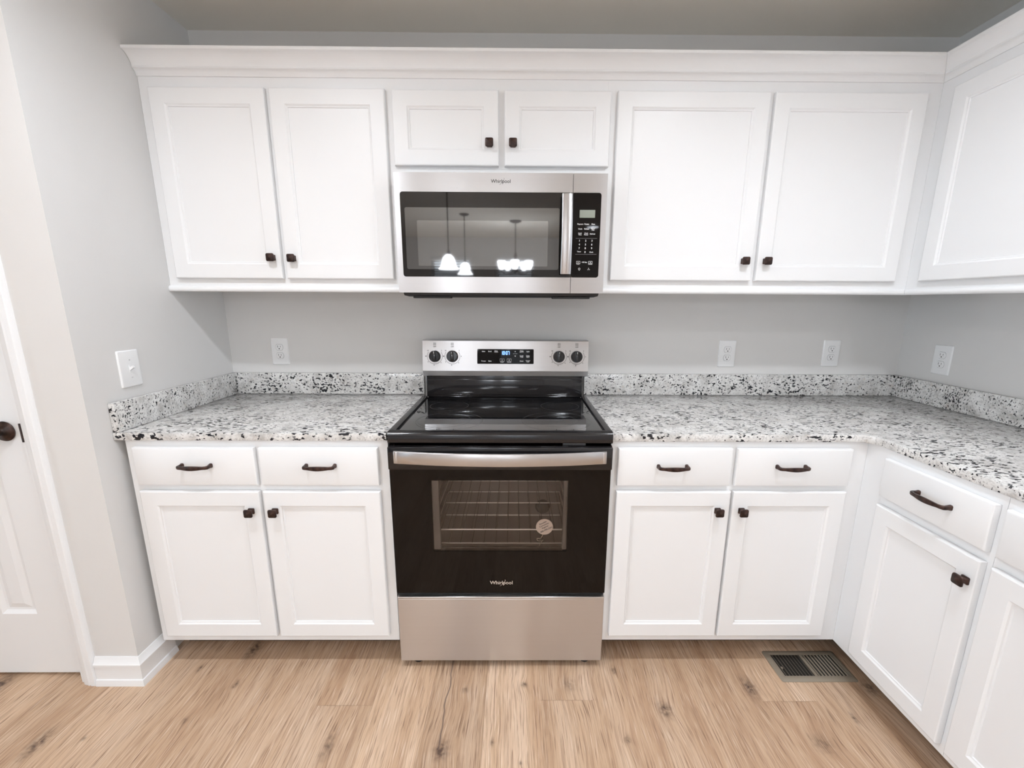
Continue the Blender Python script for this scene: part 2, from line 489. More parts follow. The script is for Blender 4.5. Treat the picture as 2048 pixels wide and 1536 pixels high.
# floor: planks running away from the camera, each plank its own face with its own tone
PW = 0.1915; PX0 = -0.0475; PLEN = 1.22
ENDS = {-3: -0.826, 1: -0.807, 5: -0.813, -1: -1.30, 0: -1.55, 2: -1.18, 3: -1.42, 4: -1.27, -2: -1.20, -4: -1.35, -5: -1.16, -6: -1.5, -7: -1.25}
TONE = {-8: .55, -7: .62, -6: .50, -5: .40, -4: .45, -3: .42, -2: .80, -1: .33, 0: .85, 1: .62, 2: .55, 3: .45, 4: .40, 5: .72, 6: .5, 7: .45}
fb = bmesh.new(); tones = []; seeds = []
lay_t = fb.faces.layers.float.new('tone'); lay_s = fb.faces.layers.float.new('seed')
g = 0.0004
k0 = int(math.floor((XFL-PX0)/PW)); k1 = int(math.floor((XR-PX0)/PW))
for k in range(k0, k1+1):
    xa, xb = max(PX0+k*PW, XFL), min(PX0+(k+1)*PW, XR)
    y = ENDS.get(k, -0.2-random.random()*1.2)
    while y < 0: y += PLEN
    first = True
    while y > YF:
        ya, yb = min(y, 0.0), max(y-PLEN, YF)
        if ya-yb > 0.01:
            f = fb.faces.new([fb.verts.new(q) for q in ((xa+g, yb+g, 0), (xb-g, yb+g, 0), (xb-g, ya-g, 0), (xa+g, ya-g, 0))])
            mid = (ya+yb)/2
            t = TONE.get(k, random.uniform(.3, .8))
            if k in (-3, 1) and ya > -0.5: t += 0.12 if k == -3 else -0.12
            if k == 5 and yb < -0.9: t -= 0.28
            f[lay_t] = t if -1.9 < mid else random.uniform(.3, .8)
            f[lay_s] = random.uniform(0, 10)
        y -= PLEN
f = fb.faces.new([fb.verts.new(q) for q in ((XFL, YF, -0.0015), (XR, YF, -0.0015), (XR, 0, -0.0015), (XFL, 0, -0.0015))])
f[lay_t] = -1.2; f[lay_s] = 0
f = fb.faces.new([fb.verts.new(q) for q in ((XFL, YF, -0.05), (XR, YF, -0.05), (XR, 0, -0.05), (XFL, 0, -0.05))])
me = bpy.data.meshes.new('floor'); fb.to_mesh(me); fb.free(); me.materials.append(MAT['floor'])
fo = bpy.data.objects.new('floor', me); COL.objects.link(fo); fo['kind'] = 'structure'

b = MB(); b.box(XFL-.1, XR+.1, YF-.1, 0.1, ZC, ZC+0.12); struct('ceiling', b, 'ceil')
b = MB(); b.box(XFL-.1, XR+.1, 0, 0.1, 0, ZC); struct('wall_back', b, 'wall')
b = MB(); b.box(XL-.10, XL, YP+.115, 0, 0, ZC); struct('wall_left', b, 'wall')
# pantry wall with its door opening
DX1, DX0 = -1.505, -2.100      # door leaf edges
b = MB(); b.box(DX1+.016, XL, YP, YP+.115, 0, ZC)
b.box(DX0-.012, DX1+.016, YP, YP+.115, 2.05, ZC); b.box(XFL, DX0-.012, YP, YP+.115, 0, ZC)
struct('wall_pantry', b, 'wall')
# right wall with the window over the counter
WY0, WY1, WZ0, WZ1 = -3.10, -1.50, 1.06, 2.12
b = MB()
b.box(XR, XR+.12, WY1, 0, 0, ZC); b.box(XR, XR+.12, YF, WY0, 0, ZC)
b.box(XR, XR+.12, WY0, WY1, 0, WZ0); b.box(XR, XR+.12, WY0, WY1, WZ1, ZC)
struct('wall_right', b, 'wall')
# wall behind the camera with two windows, far left wall with a glazed opening added for fill light
GW = [(-1.40, -.70), (-.28, .38)]; GZ0, GZ1 = 0.85, 2.10
b = MB()
xs_ = [XFL, GW[0][0], GW[0][1], GW[1][0], GW[1][1], XR]
for i in (0, 2, 4): b.box(xs_[i], xs_[i+1], YF-.12, YF, 0, ZC)
for a, c in GW: b.box(a, c, YF-.12, YF, 0, GZ0); b.box(a, c, YF-.12, YF, GZ1, ZC)
struct('wall_front', b, 'wall')
LY0, LY1, LZ1 = -6.0, -2.0, 2.20
b = MB(); b.box(XFL-.1, XFL, YF, LY0, 0, ZC); b.box(XFL-.1, XFL, LY1, 0, 0, ZC); b.box(XFL-.1, XFL, LY0, LY1, LZ1, ZC)
struct('wall_far_left', b, 'wall')
def window(name, axis, c, a0, a1, z0, z1, mull):
    fr = MB()
    def bx(p0, p1, q0, q1):
        if axis == 'X': fr.box(c, c+.06, p0, p1, q0, q1, .003)
        else: fr.box(p0, p1, c-.06, c, q0, q1, .003)
    w = .05
    bx(a0, a0+w, z0, z1); bx(a1-w, a1, z0, z1); bx(a0+w, a1-w, z0, z0+w); bx(a0+w, a1-w, z1-w, z1)
    for q in mull: bx(q-.02, q+.02, z0+w, z1-w)
    o = struct(name, fr, 'trimw')
    pn = MB()
    if axis == 'X': pn.box(c+.028, c+.033, a0+w, a1-w, z0+w, z1-w)
    else: pn.box(a0+w, a1-w, c-.033, c-.028, z0+w, z1-w)
    pn.build('pane', 'pane', o)
    return o
window('window_1', 'X', XR+.03, WY0, WY1, WZ0, WZ1, [(WY0+WY1)/2])
window('window_2', 'Y', YF-.03, GW[0][0], GW[0][1], GZ0, GZ1, [])
window('window_3', 'Y', YF-.03, GW[1][0], GW[1][1], GZ0, GZ1, [])
def blind(x0, x1, label):
    r = empty('window_blind', ((x0+x1)/2, YF-.008, GZ1-.05))
    w = (x1-x0)/2-.004
    m = MB(); m.box(-w, w, -.018, .018, -.005, .030, .003); m.build('headrail', 'trimw', r)
    h = GZ1-GZ0-.11
    n = int(h/.042)
    for i in range(n):
        z = -.025-i*.042
        m = MB(); m.loops([[(xx, -.016, z+.013), (xx, -.015, z+.0145), (xx, .016, z-.013), (xx, .015, z-.0145)] for xx in (-w, w)])
        m.build('slat', 'trimw', r)
    m = MB(); m.box(-w, w, -.014, .014, -.025-n*.042-.012, -.025-n*.042+.006, .003); m.build('bottom_rail', 'trimw', r)
    tag(r, label, 'blind', 'white window blinds')
blind(GW[0][0], GW[0][1], 'white slatted blind on the far window behind the pendant lamps')
blind(GW[1][0], GW[1][1], 'white slatted blind on the far window behind the chandelier')
window('fill_window', 'X', XFL-.08, LY0, LY1, 0, LZ1, [(LY0+LY1)/2])  # unseen opening, added so sky light reaches the right-hand cabinets
b = MB()
for y0, y1, z0, z1 in ((WY0-.06, WY0, WZ0-.06, WZ1+.06), (WY1, WY1+.06, WZ0-.06, WZ1+.06), (WY0, WY1, WZ1, WZ1+.06), (WY0, WY1, WZ0-.06, WZ0)):
    b.box(XR-.015, XR, y0, y1, z0, z1, .003)
struct('trim_3', b, 'trimw')

# baseboards: tall board, cap moulding, shoe
BBP = [(0, 0), (.020, 0), (.020, .006), (.016, .022), (.012, .024), (.012, .075), (.016, .078), (.016, .085), (.010, .092), (.006, .104), (.004, .109), (0, .109)]
b = MB()
b.extrude_profile(BBP, lambda d, z: (-1.437, YP-d, z), lambda d, z: (XL+d, YP-d, z))
b.extrude_profile(BBP, lambda d, z: (XFL+.001, YP-d, z), lambda d, z: (DX0-.087, YP-d, z))
struct('baseboard_pantry', b, 'trimw', smooth=40)
b = MB()
b.extrude_profile(BBP, lambda d, z: (XL+d, YP-d, z), lambda d, z: (XL+d, -0.585, z))
struct('baseboard_left', b, 'trimw', smooth=40)
# door casing (colonial profile) with jamb
CP = [(0, 0), (0, .009), (.006, .012), (.016, .013), (.030, .017), (.036, .014), (.040, .018), (.058, .018), (.062, .014), (.062, 0)]   # (across, out)
b = MB()
cx0 = -1.4885
CP = [(a*.81, o) for a, o in CP]
b.extrude_profile(CP, lambda a, o: (cx0+a, YP-o, 0.0), lambda a, o: (cx0+a, YP-o, 2.05+a))
cx1 = DX0-.024
b.extrude_profile(CP, lambda a, o: (cx1-a, YP-o, 0.0), lambda a, o: (cx1-a, YP-o, 2.05+a))
b.extrude_profile(CP, lambda a, o: (cx1-a, YP-o, 2.05+a), lambda a, o: (cx0+a, YP-o, 2.05+a))
struct('trim_1', b, 'trimw', smooth=40)
b = MB(); b.box(DX1+.002, DX1+.018, YP-.001, YP+.115, 0, 2.05); b.box(DX0-.012, DX0-.002, YP-.001, YP+.115, 0, 2.05)
b.box(DX0-.002, DX1+.002, YP-.001, YP+.115, 2.038, 2.05)
jb = struct('trim_2', b, 'trimw')
b = MB(); b.box(DX1+.0012, DX1+.0062, YP-.0035, YP+.02, .905, .966, .0004); b.build('strike_plate', 'bronze', jb)
# pantry door leaf with six recessed panels
def door_leaf():
    y = -0.700; zb, zt = 0.012, 2.035
    xs = [DX0, DX0+.134, DX0+.257, DX1-.257, DX1-.134, DX1]
    zs = [zb, .257, .82, 1.00, 1.62, 1.72, 1.92, zt]
    m = MB()
    for i in range(5):
        for j in range(7):
            x0, x1, z0, z1 = xs[i], xs[i+1], zs[j], zs[j+1]
            if i in (1, 3) and j in (1, 3, 5):
                def R(ins, yy): return [(x0+ins, yy, z0+ins), (x1-ins, yy, z0+ins), (x1-ins, yy, z1-ins), (x0+ins, yy, z1-ins)]
                m.loops([R(0, y), R(.004, y+.003), (R(.012, y+.009)), R(.020, y+.010), R(.040, y+.004)], cap0=False)
            else:
                m.face([(x0, y, z0), (x1, y, z0), (x1, y, z1), (x0, y, z1)])
    m.face([(DX0, y, zb), (DX0, y+.035, zb), (DX1, y+.035, zb), (DX1, y, zb)])
    m.face([(DX1, y, zb), (DX1, y+.035, zb), (DX1, y+.035, zt), (DX1, y, zt)])
    m.face([(DX0, y, zb), (DX0, y+.035, zb), (DX0, y+.035, zt), (DX0, y, zt)])
    m.face([(DX0, y, zt), (DX0, y+.035, zt), (DX1, y+.035, zt), (DX1, y, zt)])
    m.face([(DX0, y+.035, zb), (DX0, y+.035, zt), (DX1, y+.035, zt), (DX1, y+.035, zb)])
    bmesh.ops.remove_doubles(m.bm, verts=m.bm.verts, dist=1e-5)
    return m
d1 = struct('door_1', door_leaf(), 'trimw')
kb = MB()
kb.lathe([(.0, 0), (.031, 0), (.033, .004), (.030, .009), (.016, .013), (.012, .020), (.012, .034), (.018, .040), (.026, .046), (.029, .056), (.026, .066), (.016, .072), (0, .074)],
         (-1.587, -.700, .932), 'Y', 36, -1)
kb.build('door_knob', 'bronze', d1, smooth=50)
kb = MB(); kb.box(DX1-.0045, DX1+.0015, -.7022, -.672, .872, .936, .0005); kb.build('latch_plate', 'bronze', d1)

# ------------------------------------------------------------------ cabinets
def loft_panel(x0, x1, z0, z1, prof):
    """nested rectangle rings (inset, y); last ring capped"""
    m = MB()
    m.loops([[(x0+i, y, z0+i), (x1-i, y, z0+i), (x1-i, y, z1-i), (x0+i, y, z1-i)] for i, y in prof])
    return m

def knob_mesh():
    m = MB()
    secs = [(.0105, 0, .003), (.0105, .0035, .003), (.0080, .006, .003), (.0068, .011, .003), (.0085, .0155, .0035), (.0125, .0175, .004),
            (.0142, .0195, .0045), (.0145, .0225, .005), (.0132, .0250, .005)]
    rings = [[(q[0], -d, q[2]) for q in rrect(-h, h, -h, h, r, 0, 3)] for h, d, r in secs]
    rings.append([(q[0]*.02, -.0285, q[2]*.02) for q in rrect(-.01, .01, -.01, .01, .004, 0, 3)])
    m.loops(rings)
    return m
_kb = knob_mesh(); bmesh.ops.recalc_face_normals(_kb.bm, faces=_kb.bm.faces)
KNOB_ME = bpy.data.meshes.new('knob'); _kb.bm.to_mesh(KNOB_ME); _kb.bm.free(); KNOB_ME.materials.append(MAT['bronze'])

def pull_mesh(half=.048):
    """arched drawer pull: two posts and a bar that thickens to the middle"""
    m = MB()
    path = [(-half, 0, .0055, .0075), (-half, .004, .0055, .0070), (-half+.0002, .010, .0048, .0058), (-half-.001, .017, .0046, .0055), (-half-.0005, .021, .0046, .0055),
            (-half+.004, .0245, .0042, .0052), (-half+.013, .0265, .0040, .0050)]
    n = 9
    for i in range(1, n):
        t = i/n
        x = (-half+.013)*(1-t)+(half-.013)*t
        bow = math.sin(math.pi*t)
        path.append((x, .0265+.004*bow, .0038, .0050+.0024*bow))
    path += [(-p[0],)+p[1:] for p in reversed(path[:7])]
    rings = []
    for i, (x, d, tn, hz) in enumerate(path):
        a = path[max(i-1, 0)]; c = path[min(i+1, len(path)-1)]
        tx, td = c[0]-a[0], c[1]-a[1]
        l = math.hypot(tx, td) or 1; nx, nd = -td/l, tx/l
        k = 0.6
        ring = []
        for u, w in ((1, k), (k, 1), (-k, 1), (-1, k), (-1, -k), (-k, -1), (k, -1), (1, -k)):
            ring.append((x+nx*tn*u, -(d+nd*tn*u), hz*w))
        rings.append(ring)
    m.loops(rings)
    return m
_pb = pull_mesh(); bmesh.ops.recalc_face_normals(_pb.bm, faces=_pb.bm.faces)
PULL_ME = bpy.data.meshes.new('handle'); _pb.bm.to_mesh(PULL_ME); _pb.bm.free(); PULL_ME.materials.append(MAT['bronze'])
for me_ in (KNOB_ME, PULL_ME):
    for pl in me_.polygons: pl.use_smooth = True
    me_.set_sharp_from_angle(angle=math.radians(28))

def hardware(name, me_, parent, loc):
    o = bpy.data.objects.new(name, me_); COL.objects.link(o); o.parent = parent; o.location = loc
    return o

def cab_door(root, x0, x1, z0, z1, knob=None, inset=.053):
    t = -DOOR_T
    prof = [(.001, -.0005), (0, -.002), (0, t+.0045), (.0012, t+.0015), (.004, t), (inset-.001, t), (inset+.001, t+.0015), (inset+.004, t+.0042), (inset+.0075, t+.0052), (inset+.009, t+.0088)]
    d = loft_panel(x0, x1, z0, z1, prof).build('door', 'cab', root, smooth=25)
    if knob: hardware('knob', KNOB_ME, d, (knob[0], t, knob[1]))
    return d

def cab_drawer(root, x0, x1, z0, z1, pull):
    t = -DOOR_T
    prof = [(.001, -.0005), (0, -.002), (0, t+.0055), (.0015, t+.002), (.0065, t)]
    d = loft_panel(x0, x1, z0, z1, prof).build('drawer', 'cab', root, smooth=25)
    hardware('handle', PULL_ME, d, (pull[0], t, pull[1]))
    return d

def face_frame(root, x0, x1, z0, z1, openings, th=.019):
    """a flat frame behind the doors: bars around rectangular openings"""
    m = MB()
    xs = sorted({x0, x1} | {v for o in openings for v in o[:2]})
    zs = sorted({z0, z1} | {v for o in openings for v in o[2:]})
    for i in range(len(xs)-1):
        for j in range(len(zs)-1):
            cx, cz = (xs[i]+xs[i+1])/2, (zs[j]+zs[j+1])/2
            if not any(o[0] < cx < o[1] and o[2] < cz < o[3] for o in openings):
                m.box(xs[i], xs[i+1], 0, th, zs[j], zs[j+1])
    bmesh.ops.remove_doubles(m.bm, verts=m.bm.verts, dist=1e-6)
    return m.build('face_frame', 'cab', root)

def carcass(root, x0, x1, z0, z1, depth, bottom_in=0.0):
    m = MB(); y0 = .019; w = .016
    m.box(x0, x0+w, y0, depth, z0, z1); m.box(x1-w, x1, y0, depth, z0, z1)
    m.box(x0+w, x1-w, y0, depth, z0+bottom_in, z0+bottom_in+w); m.box(x0+w, x1-w, y0, depth, z1-w, z1)
    m.box(x0+w, x1-w, depth-.008, depth, z0+bottom_in+w, z1-w)
    return m.build('carcass', 'cab', root)

ZU0, ZU1 = 1.400, 2.119
def upper_unit(name, loc, rot, x0, x1, doors, label, z0=ZU0, depth=DU, frame_x1=None):
    r = empty(name, loc, rot)
    fx1 = frame_x1 or x1
    ops = [(a+.012, c-.012, za+.012, zb-.012) for a, c, za, zb, k in doors]
    face_frame(r, x0, fx1, z0, ZU1, ops)
    carcass(r, x0, x1, z0, ZU1, depth-.002, .012)
    for a, c, za, zb, k in doors: cab_door(r, a, c, za, zb, k)
    tag(r, label, 'cabinet', 'white upper wall cabinets')
    return r
UZ0, UZ1 = 1.429, 2.079
upper_unit('wall_cabinet', (0, -DU, 0), 0, XL+.001, -.3812,
           [(-1.245, -.838, UZ0, UZ1, (-.868, 1.505)), (-.822, -.414, UZ0, UZ1, (-.791, 1.503))],
           'white two-door upper cabinet between the grey left wall and the microwave')
upper_unit('wall_cabinet', (0, -DU, 0), 0, -.381, .381,
           [(-.390, -.011, 1.830, 2.077, (-.044, 1.902)), (.010, .390, 1.830, 2.077, (.041, 1.902))],
           'short white two-door upper cabinet directly above the microwave', z0=1.788)
upper_unit('wall_cabinet', (0, -DU, 0), 0, .3812, XU-.0002,
           [(.414, .958, UZ0, UZ1, (.922, 1.502)), (.975, 1.521, UZ0, UZ1, (1.006, 1.502))],
           'wide white two-door upper cabinet right of the microwave')
upper_unit('wall_cabinet', (XU, 0, 0), -math.pi/2, DU+.0002, 1.30,
           [(.373, .830, UZ0, UZ1, (.800, 1.503)), (.846, 1.288, UZ0, UZ1, (.876, 1.503))],
           'white upper cabinet on the right wall, face turned toward the left', depth=XR-XU)

# crown moulding (two mitred lengths) and light rail (two lengths)
ZB_, ZT_ = 2.117, 2.187
CR = [(0, ZB_), (.004, ZB_), (.0055, ZB_+.003), (.0075, ZB_+.009), (.0115, ZB_+.0145), (.016, ZB_+.0172), (.0185, ZB_+.0180), (.0205, ZB_+.0200), (.0205, ZB_+.0225),
      (.0195, ZB_+.0245), (.0205, ZB_+.029), (.0235, ZB_+.037), (.0290, ZB_+.0455), (.0365, ZB_+.0530), (.0450, ZB_+.0580), (.0525, ZB_+.0600), (.0545, ZB_+.0605), (.0555, ZB_+.0615), (.0555, ZT_), (0, ZT_)]
b = MB()
b.extrude_profile(CR, lambda d, z: (XL+.0015, -DU-d, z), lambda d, z: (XU-d-.0003, -DU-d, z))
tag(b.build('crown_molding', 'trimw', smooth=35), 'long white crown molding along the top of the cabinets over the range wall', 'crown molding', 'crown molding lengths', 'thing')
b = MB()
b.extrude_profile(CR, lambda d, z: (XU-d, -DU-d-.0003, z), lambda d, z: (XU-d, -1.30, z))
tag(b.build('crown_molding', 'trimw', smooth=35), 'white crown molding on top of the right wall cabinet, running toward the viewer', 'crown molding', 'crown molding lengths', 'thing')
LR = [(-.018, 1.380), (.006, 1.380), (.0095, 1.383), (.0110, 1.388), (.0100, 1.395), (.0060, 1.400), (.0040, 1.4015), (-.018, 1.4015)]
b = MB()
b.extrude_profile(LR, lambda d, z: (XL+.001, -DU-.001-d, z), lambda d, z: (-.380, -DU-.001-d, z))
tag(b.build('light_rail', 'trimw', smooth=35), 'white rounded light rail under the upper cabinet left of the microwave', 'light rail', 'light rails', 'thing')
b = MB()
b.extrude_profile(LR, lambda d, z: (.380, -DU-.001-d, z), lambda d, z: (XU-d-.0014, -DU-.001-d, z))
tag(b.build('light_rail', 'trimw', smooth=35), 'white rounded light rail under the wide upper cabinet right of the microwave', 'light rail', 'light rails', 'thing')
b = MB()
b.extrude_profile(LR, lambda d, z: (XU-.001-d, -DU-.0014-d, z), lambda d, z: (XU-.001-d, -1.30, z))
tag(b.build('light_rail', 'trimw', smooth=35), 'white rounded light rail under the right wall cabinet', 'light rail', 'light rails', 'thing')

# base cabinets
ZK, ZBT = .103, .887
def base_unit(loc, rot, x0, x1, drawers, doors, label, depth=DB, fx0=None, fx1=None, toe=(None, None)):
    r = empty('base_cabinet', loc, rot)
    fa, fb_ = fx0 if fx0 is not None else x0, fx1 if fx1 is not None else x1
    ops = [(a+.012, c-.012, za+.01, zb-.01) for a, c, za, zb, k in drawers+doors]
    face_frame(r, fa, fb_, ZK, ZBT, ops)
    carcass(r, x0, x1, ZK, ZBT, depth-.012)
    for a, c, za, zb, k in drawers: cab_drawer(r, a, c, za, zb, k)
    for a, c, za, zb, k in doors: cab_door(r, a, c, za, zb, k)
    m = MB(); m.box(toe[0] if toe[0] is not None else x0+.001, toe[1] if toe[1] is not None else x1-.001, .112, .128, 0.0008, ZK)
    m.build('toe_kick', 'toe', r)['label'] = 'brown stained toe kick board'
    tag(r, label, 'cabinet', 'white base cabinets')
    return r
DZ0, DZ1, BZ0, BZ1 = .730, .864, .133, .708
base_unit((0, -DB, 0), 0, -1.260, -.379,
          [(-1.230, -.824, DZ0, DZ1, (-1.019, .803)), (-.810, -.411, DZ0, DZ1, (-.603, .803))],
          [(-1.230, -.824, BZ0, BZ1, (-.856, .637)), (-.811, -.410, BZ0, BZ1, (-.774, .637))],
          'white base cabinet with two drawers and two doors left of the range', toe=(-1.262, -.380))
base_unit((0, -DB, 0), 0, .379, XB-.0002,
          [(.401, .789, DZ0+.001, DZ1+.002, (.586, .803)), (.805, 1.197, DZ0+.001, DZ1, (.990, .803))],
          [(.402, .797, BZ0, BZ1+.002, (.755, .641)), (.806, 1.197, BZ0, BZ1+.002, (.838, .641))],
          'white base cabinet with two drawers and two doors right of the range', toe=(.380, XB+.070))
base_unit((XB, 0, 0), -math.pi/2, DB+.0002, 1.081,
          [(.739, 1.070, DZ0+.003, DZ1-.003, (.922, .804))],
          [(.739, 1.070, BZ0, BZ1-.004, (1.046, .637))],
          'white base cabinet on the right wall next to the corner', depth=XR-XB, toe=(DB+.075, 1.080))
base_unit((XB, 0, 0), -math.pi/2, 1.082, 1.80,
          [(1.093, 1.430, DZ0+.003, DZ1-.003, (1.262, .804)), (1.446, 1.785, DZ0+.003, DZ1-.003, (1.615, .804))],
          [(1.093, 1.430, BZ0, BZ1-.004, (1.405, .637)), (1.446, 1.785, BZ0, BZ1-.004, (1.475, .637))],
          'white base cabinet on the right wall cut off by the picture edge', depth=XR-XB)

# ------------------------------------------------------------------ granite tops and splashes
CZ0, CZ1, CF, CXR = .888, .9145, -.660, 1.2515
def slab(outline, z0, z1, e=.003):
    m = MB()
    cx = sum(p_[0] for p_ in outline)/len(outline); cy = sum(p_[1] for p_ in outline)/len(outline)
    fb2 = m.bm
    lo = [fb2.verts.new((x, y, z0)) for x, y in outline]
    f_ = fb2.faces.new(lo)
    r_ = bmesh.ops.extrude_face_region(fb2, geom=[f_])
    vs = [v for v in r_['geom'] if isinstance(v, bmesh.types.BMVert)]
    bmesh.ops.translate(fb2, vec=(0, 0, z1-z0), verts=vs)
    es = [e_ for e_ in fb2.edges if abs(e_.verts[0].co.z-e_.verts[1].co.z) < 1e-6]
    bmesh.ops.bevel(fb2, geom=es, offset=e, segments=2, profile=.5, affect='EDGES')
    return m
o = slab([(XL+.001, -.001), (XL+.001, CF), (-.3795, CF), (-.3795, -.001)], CZ0, CZ1).build('countertop', 'granite_top', smooth=30)
tag(o, 'short white and black speckled granite countertop left of the range', 'countertop', 'granite countertops')
arc = []
R_ = .045
for i in range(7):
    a = math.radians(90-90*i/6)
    arc.append((CXR-R_+R_*math.cos(a), CF-R_+R_*math.sin(a)))
o = slab([(.3795, -.001), (.3795, CF)]+arc+[(CXR, -1.83), (XR-.001, -1.83), (XR-.001, -.001)], CZ0, CZ1).build('countertop', 'granite_top', smooth=30)
tag(o, 'L-shaped speckled granite countertop right of the range turning the corner', 'countertop', 'granite countertops')
def splash(x0, x1, y0, y1, label):
    m = MB(); m.box(x0, x1, y0, y1, CZ1+.0004, 1.014, .002)
    tag(m.build('backsplash', 'granite', smooth=30), label, 'backsplash', 'granite backsplash strips')
splash(XL+.001, XL+.022, CF+.001, -.001, 'low granite backsplash strip against the left wall below the light switch')
splash(XL+.0225, -.3795, -.022, -.001, 'low granite backsplash strip on the back wall left of the range')
splash(.3795, XR-.0225, -.022, -.001, 'low granite backsplash strip on the back wall right of the range')
splash(XR-.022, XR-.001, -1.70, -.001, 'low granite backsplash strip along the right wall below its outlet')

# ------------------------------------------------------------------ electric range
RX = .003
def range_():
    r = empty('range', (RX, 0, 0))
    tag(r, 'stainless and black electric range with glass cooktop between the base cabinets', 'stove')
    W2 = .373
    # body shell: sides, back, floor, inner front frame (the oven cavity stays open to the window)
    m = MB()
    m.box(-W2+.002, -W2+.02, -.62, -.03, .03, .893); m.box(W2-.02, W2-.002, -.62, -.03, .03, .893)
    m.box(-W2+.02, W2-.02, -.045, -.03, .03, .893); m.box(-W2+.02, W2-.02, -.62, -.045, .03, .05)
    m.box(-W2+.02, -.285, -.63, -.61, .05, .893); m.box(.285, W2-.02, -.63, -.61, .05, .893)
    m.box(-.285, .285, -.63, -.61, .05, .335); m.box(-.285, .285, -.63, -.61, .79, .893)
    m.build('body', 'black_metal', r)
    # oven cavity
    m = MB()
    x, y0, y1, z0, z1 = .285, -.61, -.12, .335, .79
    m.face([(-x, y1, z0), (x, y1, z0), (x, y1, z1), (-x, y1, z1)])
    m.face([(-x, y0, z0), (x, y0, z0), (x, y1, z0), (-x, y1, z0)])
    m.face([(-x, y0, z1), (x, y0, z1), (x, y1, z1), (-x, y1, z1)])
    m.face([(-x, y0, z0), (-x, y1, z0), (-x, y1, z1), (-x, y0, z1)])
    m.face([(x, y0, z0), (x, y1, z0), (x, y1, z1), (x, y0, z1)])
    for s_ in (-1, 1):          # rack ledges
        for zz in (.40, .46, .52, .58, .64):
            m.box(s_*x, s_*(x-.012), y0+.03, y1-.01, zz, zz+.006)
    m.build('oven_cavity', 'oven_in', r)
    m = MB(); m.lathe([(0, 0), (.036, 0), (.036, .004), (.033, .009), (.02, .013), (0, .015)], (.183, y1-.0005, .386), 'Y', 28, -1)
    m.build('lamp_cover', 'oven_lamp', r, smooth=40)
    # cooktop frame with rounded front, side lips
    m = MB()
    zt = .9235
    prof = [(-.6555, .882), (-.668, .8835), (-.6735, .888), (-.6745, .9125), (-.671, .9195), (-.664, zt), (-.645, zt), (-.6425, .9165), (-.6425, .897), (-.6555, .897)]
    W3 = .3745
    m.loops([[(-W3, y, z) for y, z in prof], [(W3, y, z) for y, z in prof]])
    for s_ in (-1, 1):
        pr = [(W3+.004, .9155), (W3+.004, .9195), (W3, zt), (W3-.012, zt+.0006), (W3-.0205, zt-.001), (W3-.0225, .9165), (W3-.0225, .897), (W3-.001, .897), (W3-.001, .9155)]
        m.loops([[(s_*a, -.6445, z) for a, z in pr], [(s_*a, -.098, z) for a, z in pr]])
    m.build('cooktop_frame', 'black_metal', r, smooth=40)
    m = MB(); m.box(-W3+.022, W3-.022, -.6428, -.060, .905, .9155, .001); ck = m.build('cooktop', 'cooktop', r)
    ck['label'] = 'black ceramic glass cooktop'
    def ring(cx, cy, rad, a0=0, a1=360, th=.0009):
        q = MB(); n = 56; zz = .91575
        vs = []
        for i in range(n+1):
            a = math.radians(a0+(a1-a0)*i/n)
            for rr in (rad-th/2, rad+th/2):
                vs.append(q.bm.verts.new((cx+rr*math.cos(a), cy+rr*math.sin(a), zz)))
        for i in range(n): q.bm.faces.new((vs[2*i], vs[2*i+1], vs[2*i+3], vs[2*i+2]))
        return q
    for name_, rings in (('burner_mark', [(-.194, -.500, .122), (-.215, -.490, .098)]), ('burner_mark', [(-.229, -.262, .080)]), ('burner_mark', [(.200, -.500, .126), (.200, -.492, .080)]),
                         ('burner_mark', [(.238, -.262, .080)])):
        q = MB()
        for a in rings: q.merge(ring(*a))
        q.build(name_, 'burner_ink', ck)
    def flat_text(items):
        q = MB()
        for s_, x_, y_, sz in items:
            t_ = MB(); text_into(t_, s_, 0, 0, sz, 0)
            for v in t_.bm.verts: v.co = (v.co.x+x_, y_+v.co.z, .91575)
            q.merge(t_)
        return q
    for tx in (('TRIPLE ELEMENT', -.222, -.488, .0085), ('DUAL ELEMENT', .197, -.492, .0085), ('MELT', -.150, -.468, .0065)):
        flat_text([tx]).build('lettering', 'grey_ink', ck)
    # backguard: black riser, tilted stainless panel with rounded top
    m = MB(); m.box(-.358, .358, -.090, -.03, .9157, 1.03, .006); m.box(-.352, .352, -.096, -.088, .928, 1.000, .003)
    m.build('riser', 'black_metal', r, smooth=40)
    PXC = .0055; PW2 = .3735
    prof = [(-.088, 1.016), (-.098, 1.016), (-.0995, 1.0175), (-.107, 1.0405), (-.0915, 1.1745), (-.0895, 1.1765), (-.065, 1.1775), (-.030, 1.1775), (-.030, 1.016)]
    m = MB(); m.loops([[(PXC-PW2, y, z) for y, z in prof], [(PXC+PW2, y, z) for y, z in prof]])
    pn = m.build('control_panel', 'steel', r, smooth=12)
    def py(z): return -.107+(z-1.0405)*(.0155/.134)
    tilt = math.atan(.0155/.134)
    # display glass
    m = MB()
    x0, x1, z0, z1 = -.119+PXC-.0055-RX, .135-RX, 1.0725, 1.1385
    rr = [(q_[0], py(q_[2])-.0006, q_[2]) for q_ in rrect(x0, x1, z0, z1, .003, 0, 3)]
    rr0 = [(q_[0], py(q_[2])+.002, q_[2]) for q_ in rrect(x0, x1, z0, z1, .003, 0, 3)]
    m.loops([rr0, rr]); dsp = m.build('display', 'displayglass', pn)
    dsp['label'] = 'black glass display with blue clock'
    cxd = (x0+x1)/2
    def on_panel(mb, off):
        for v in mb.bm.verts: v.co.y = py(v.co.z)-off
        return mb
    sc = .254/585.0   # metres per pixel of the display as seen close up
    def dx(u): return x0+(u-690)*(x1-x0)/(1267-690)
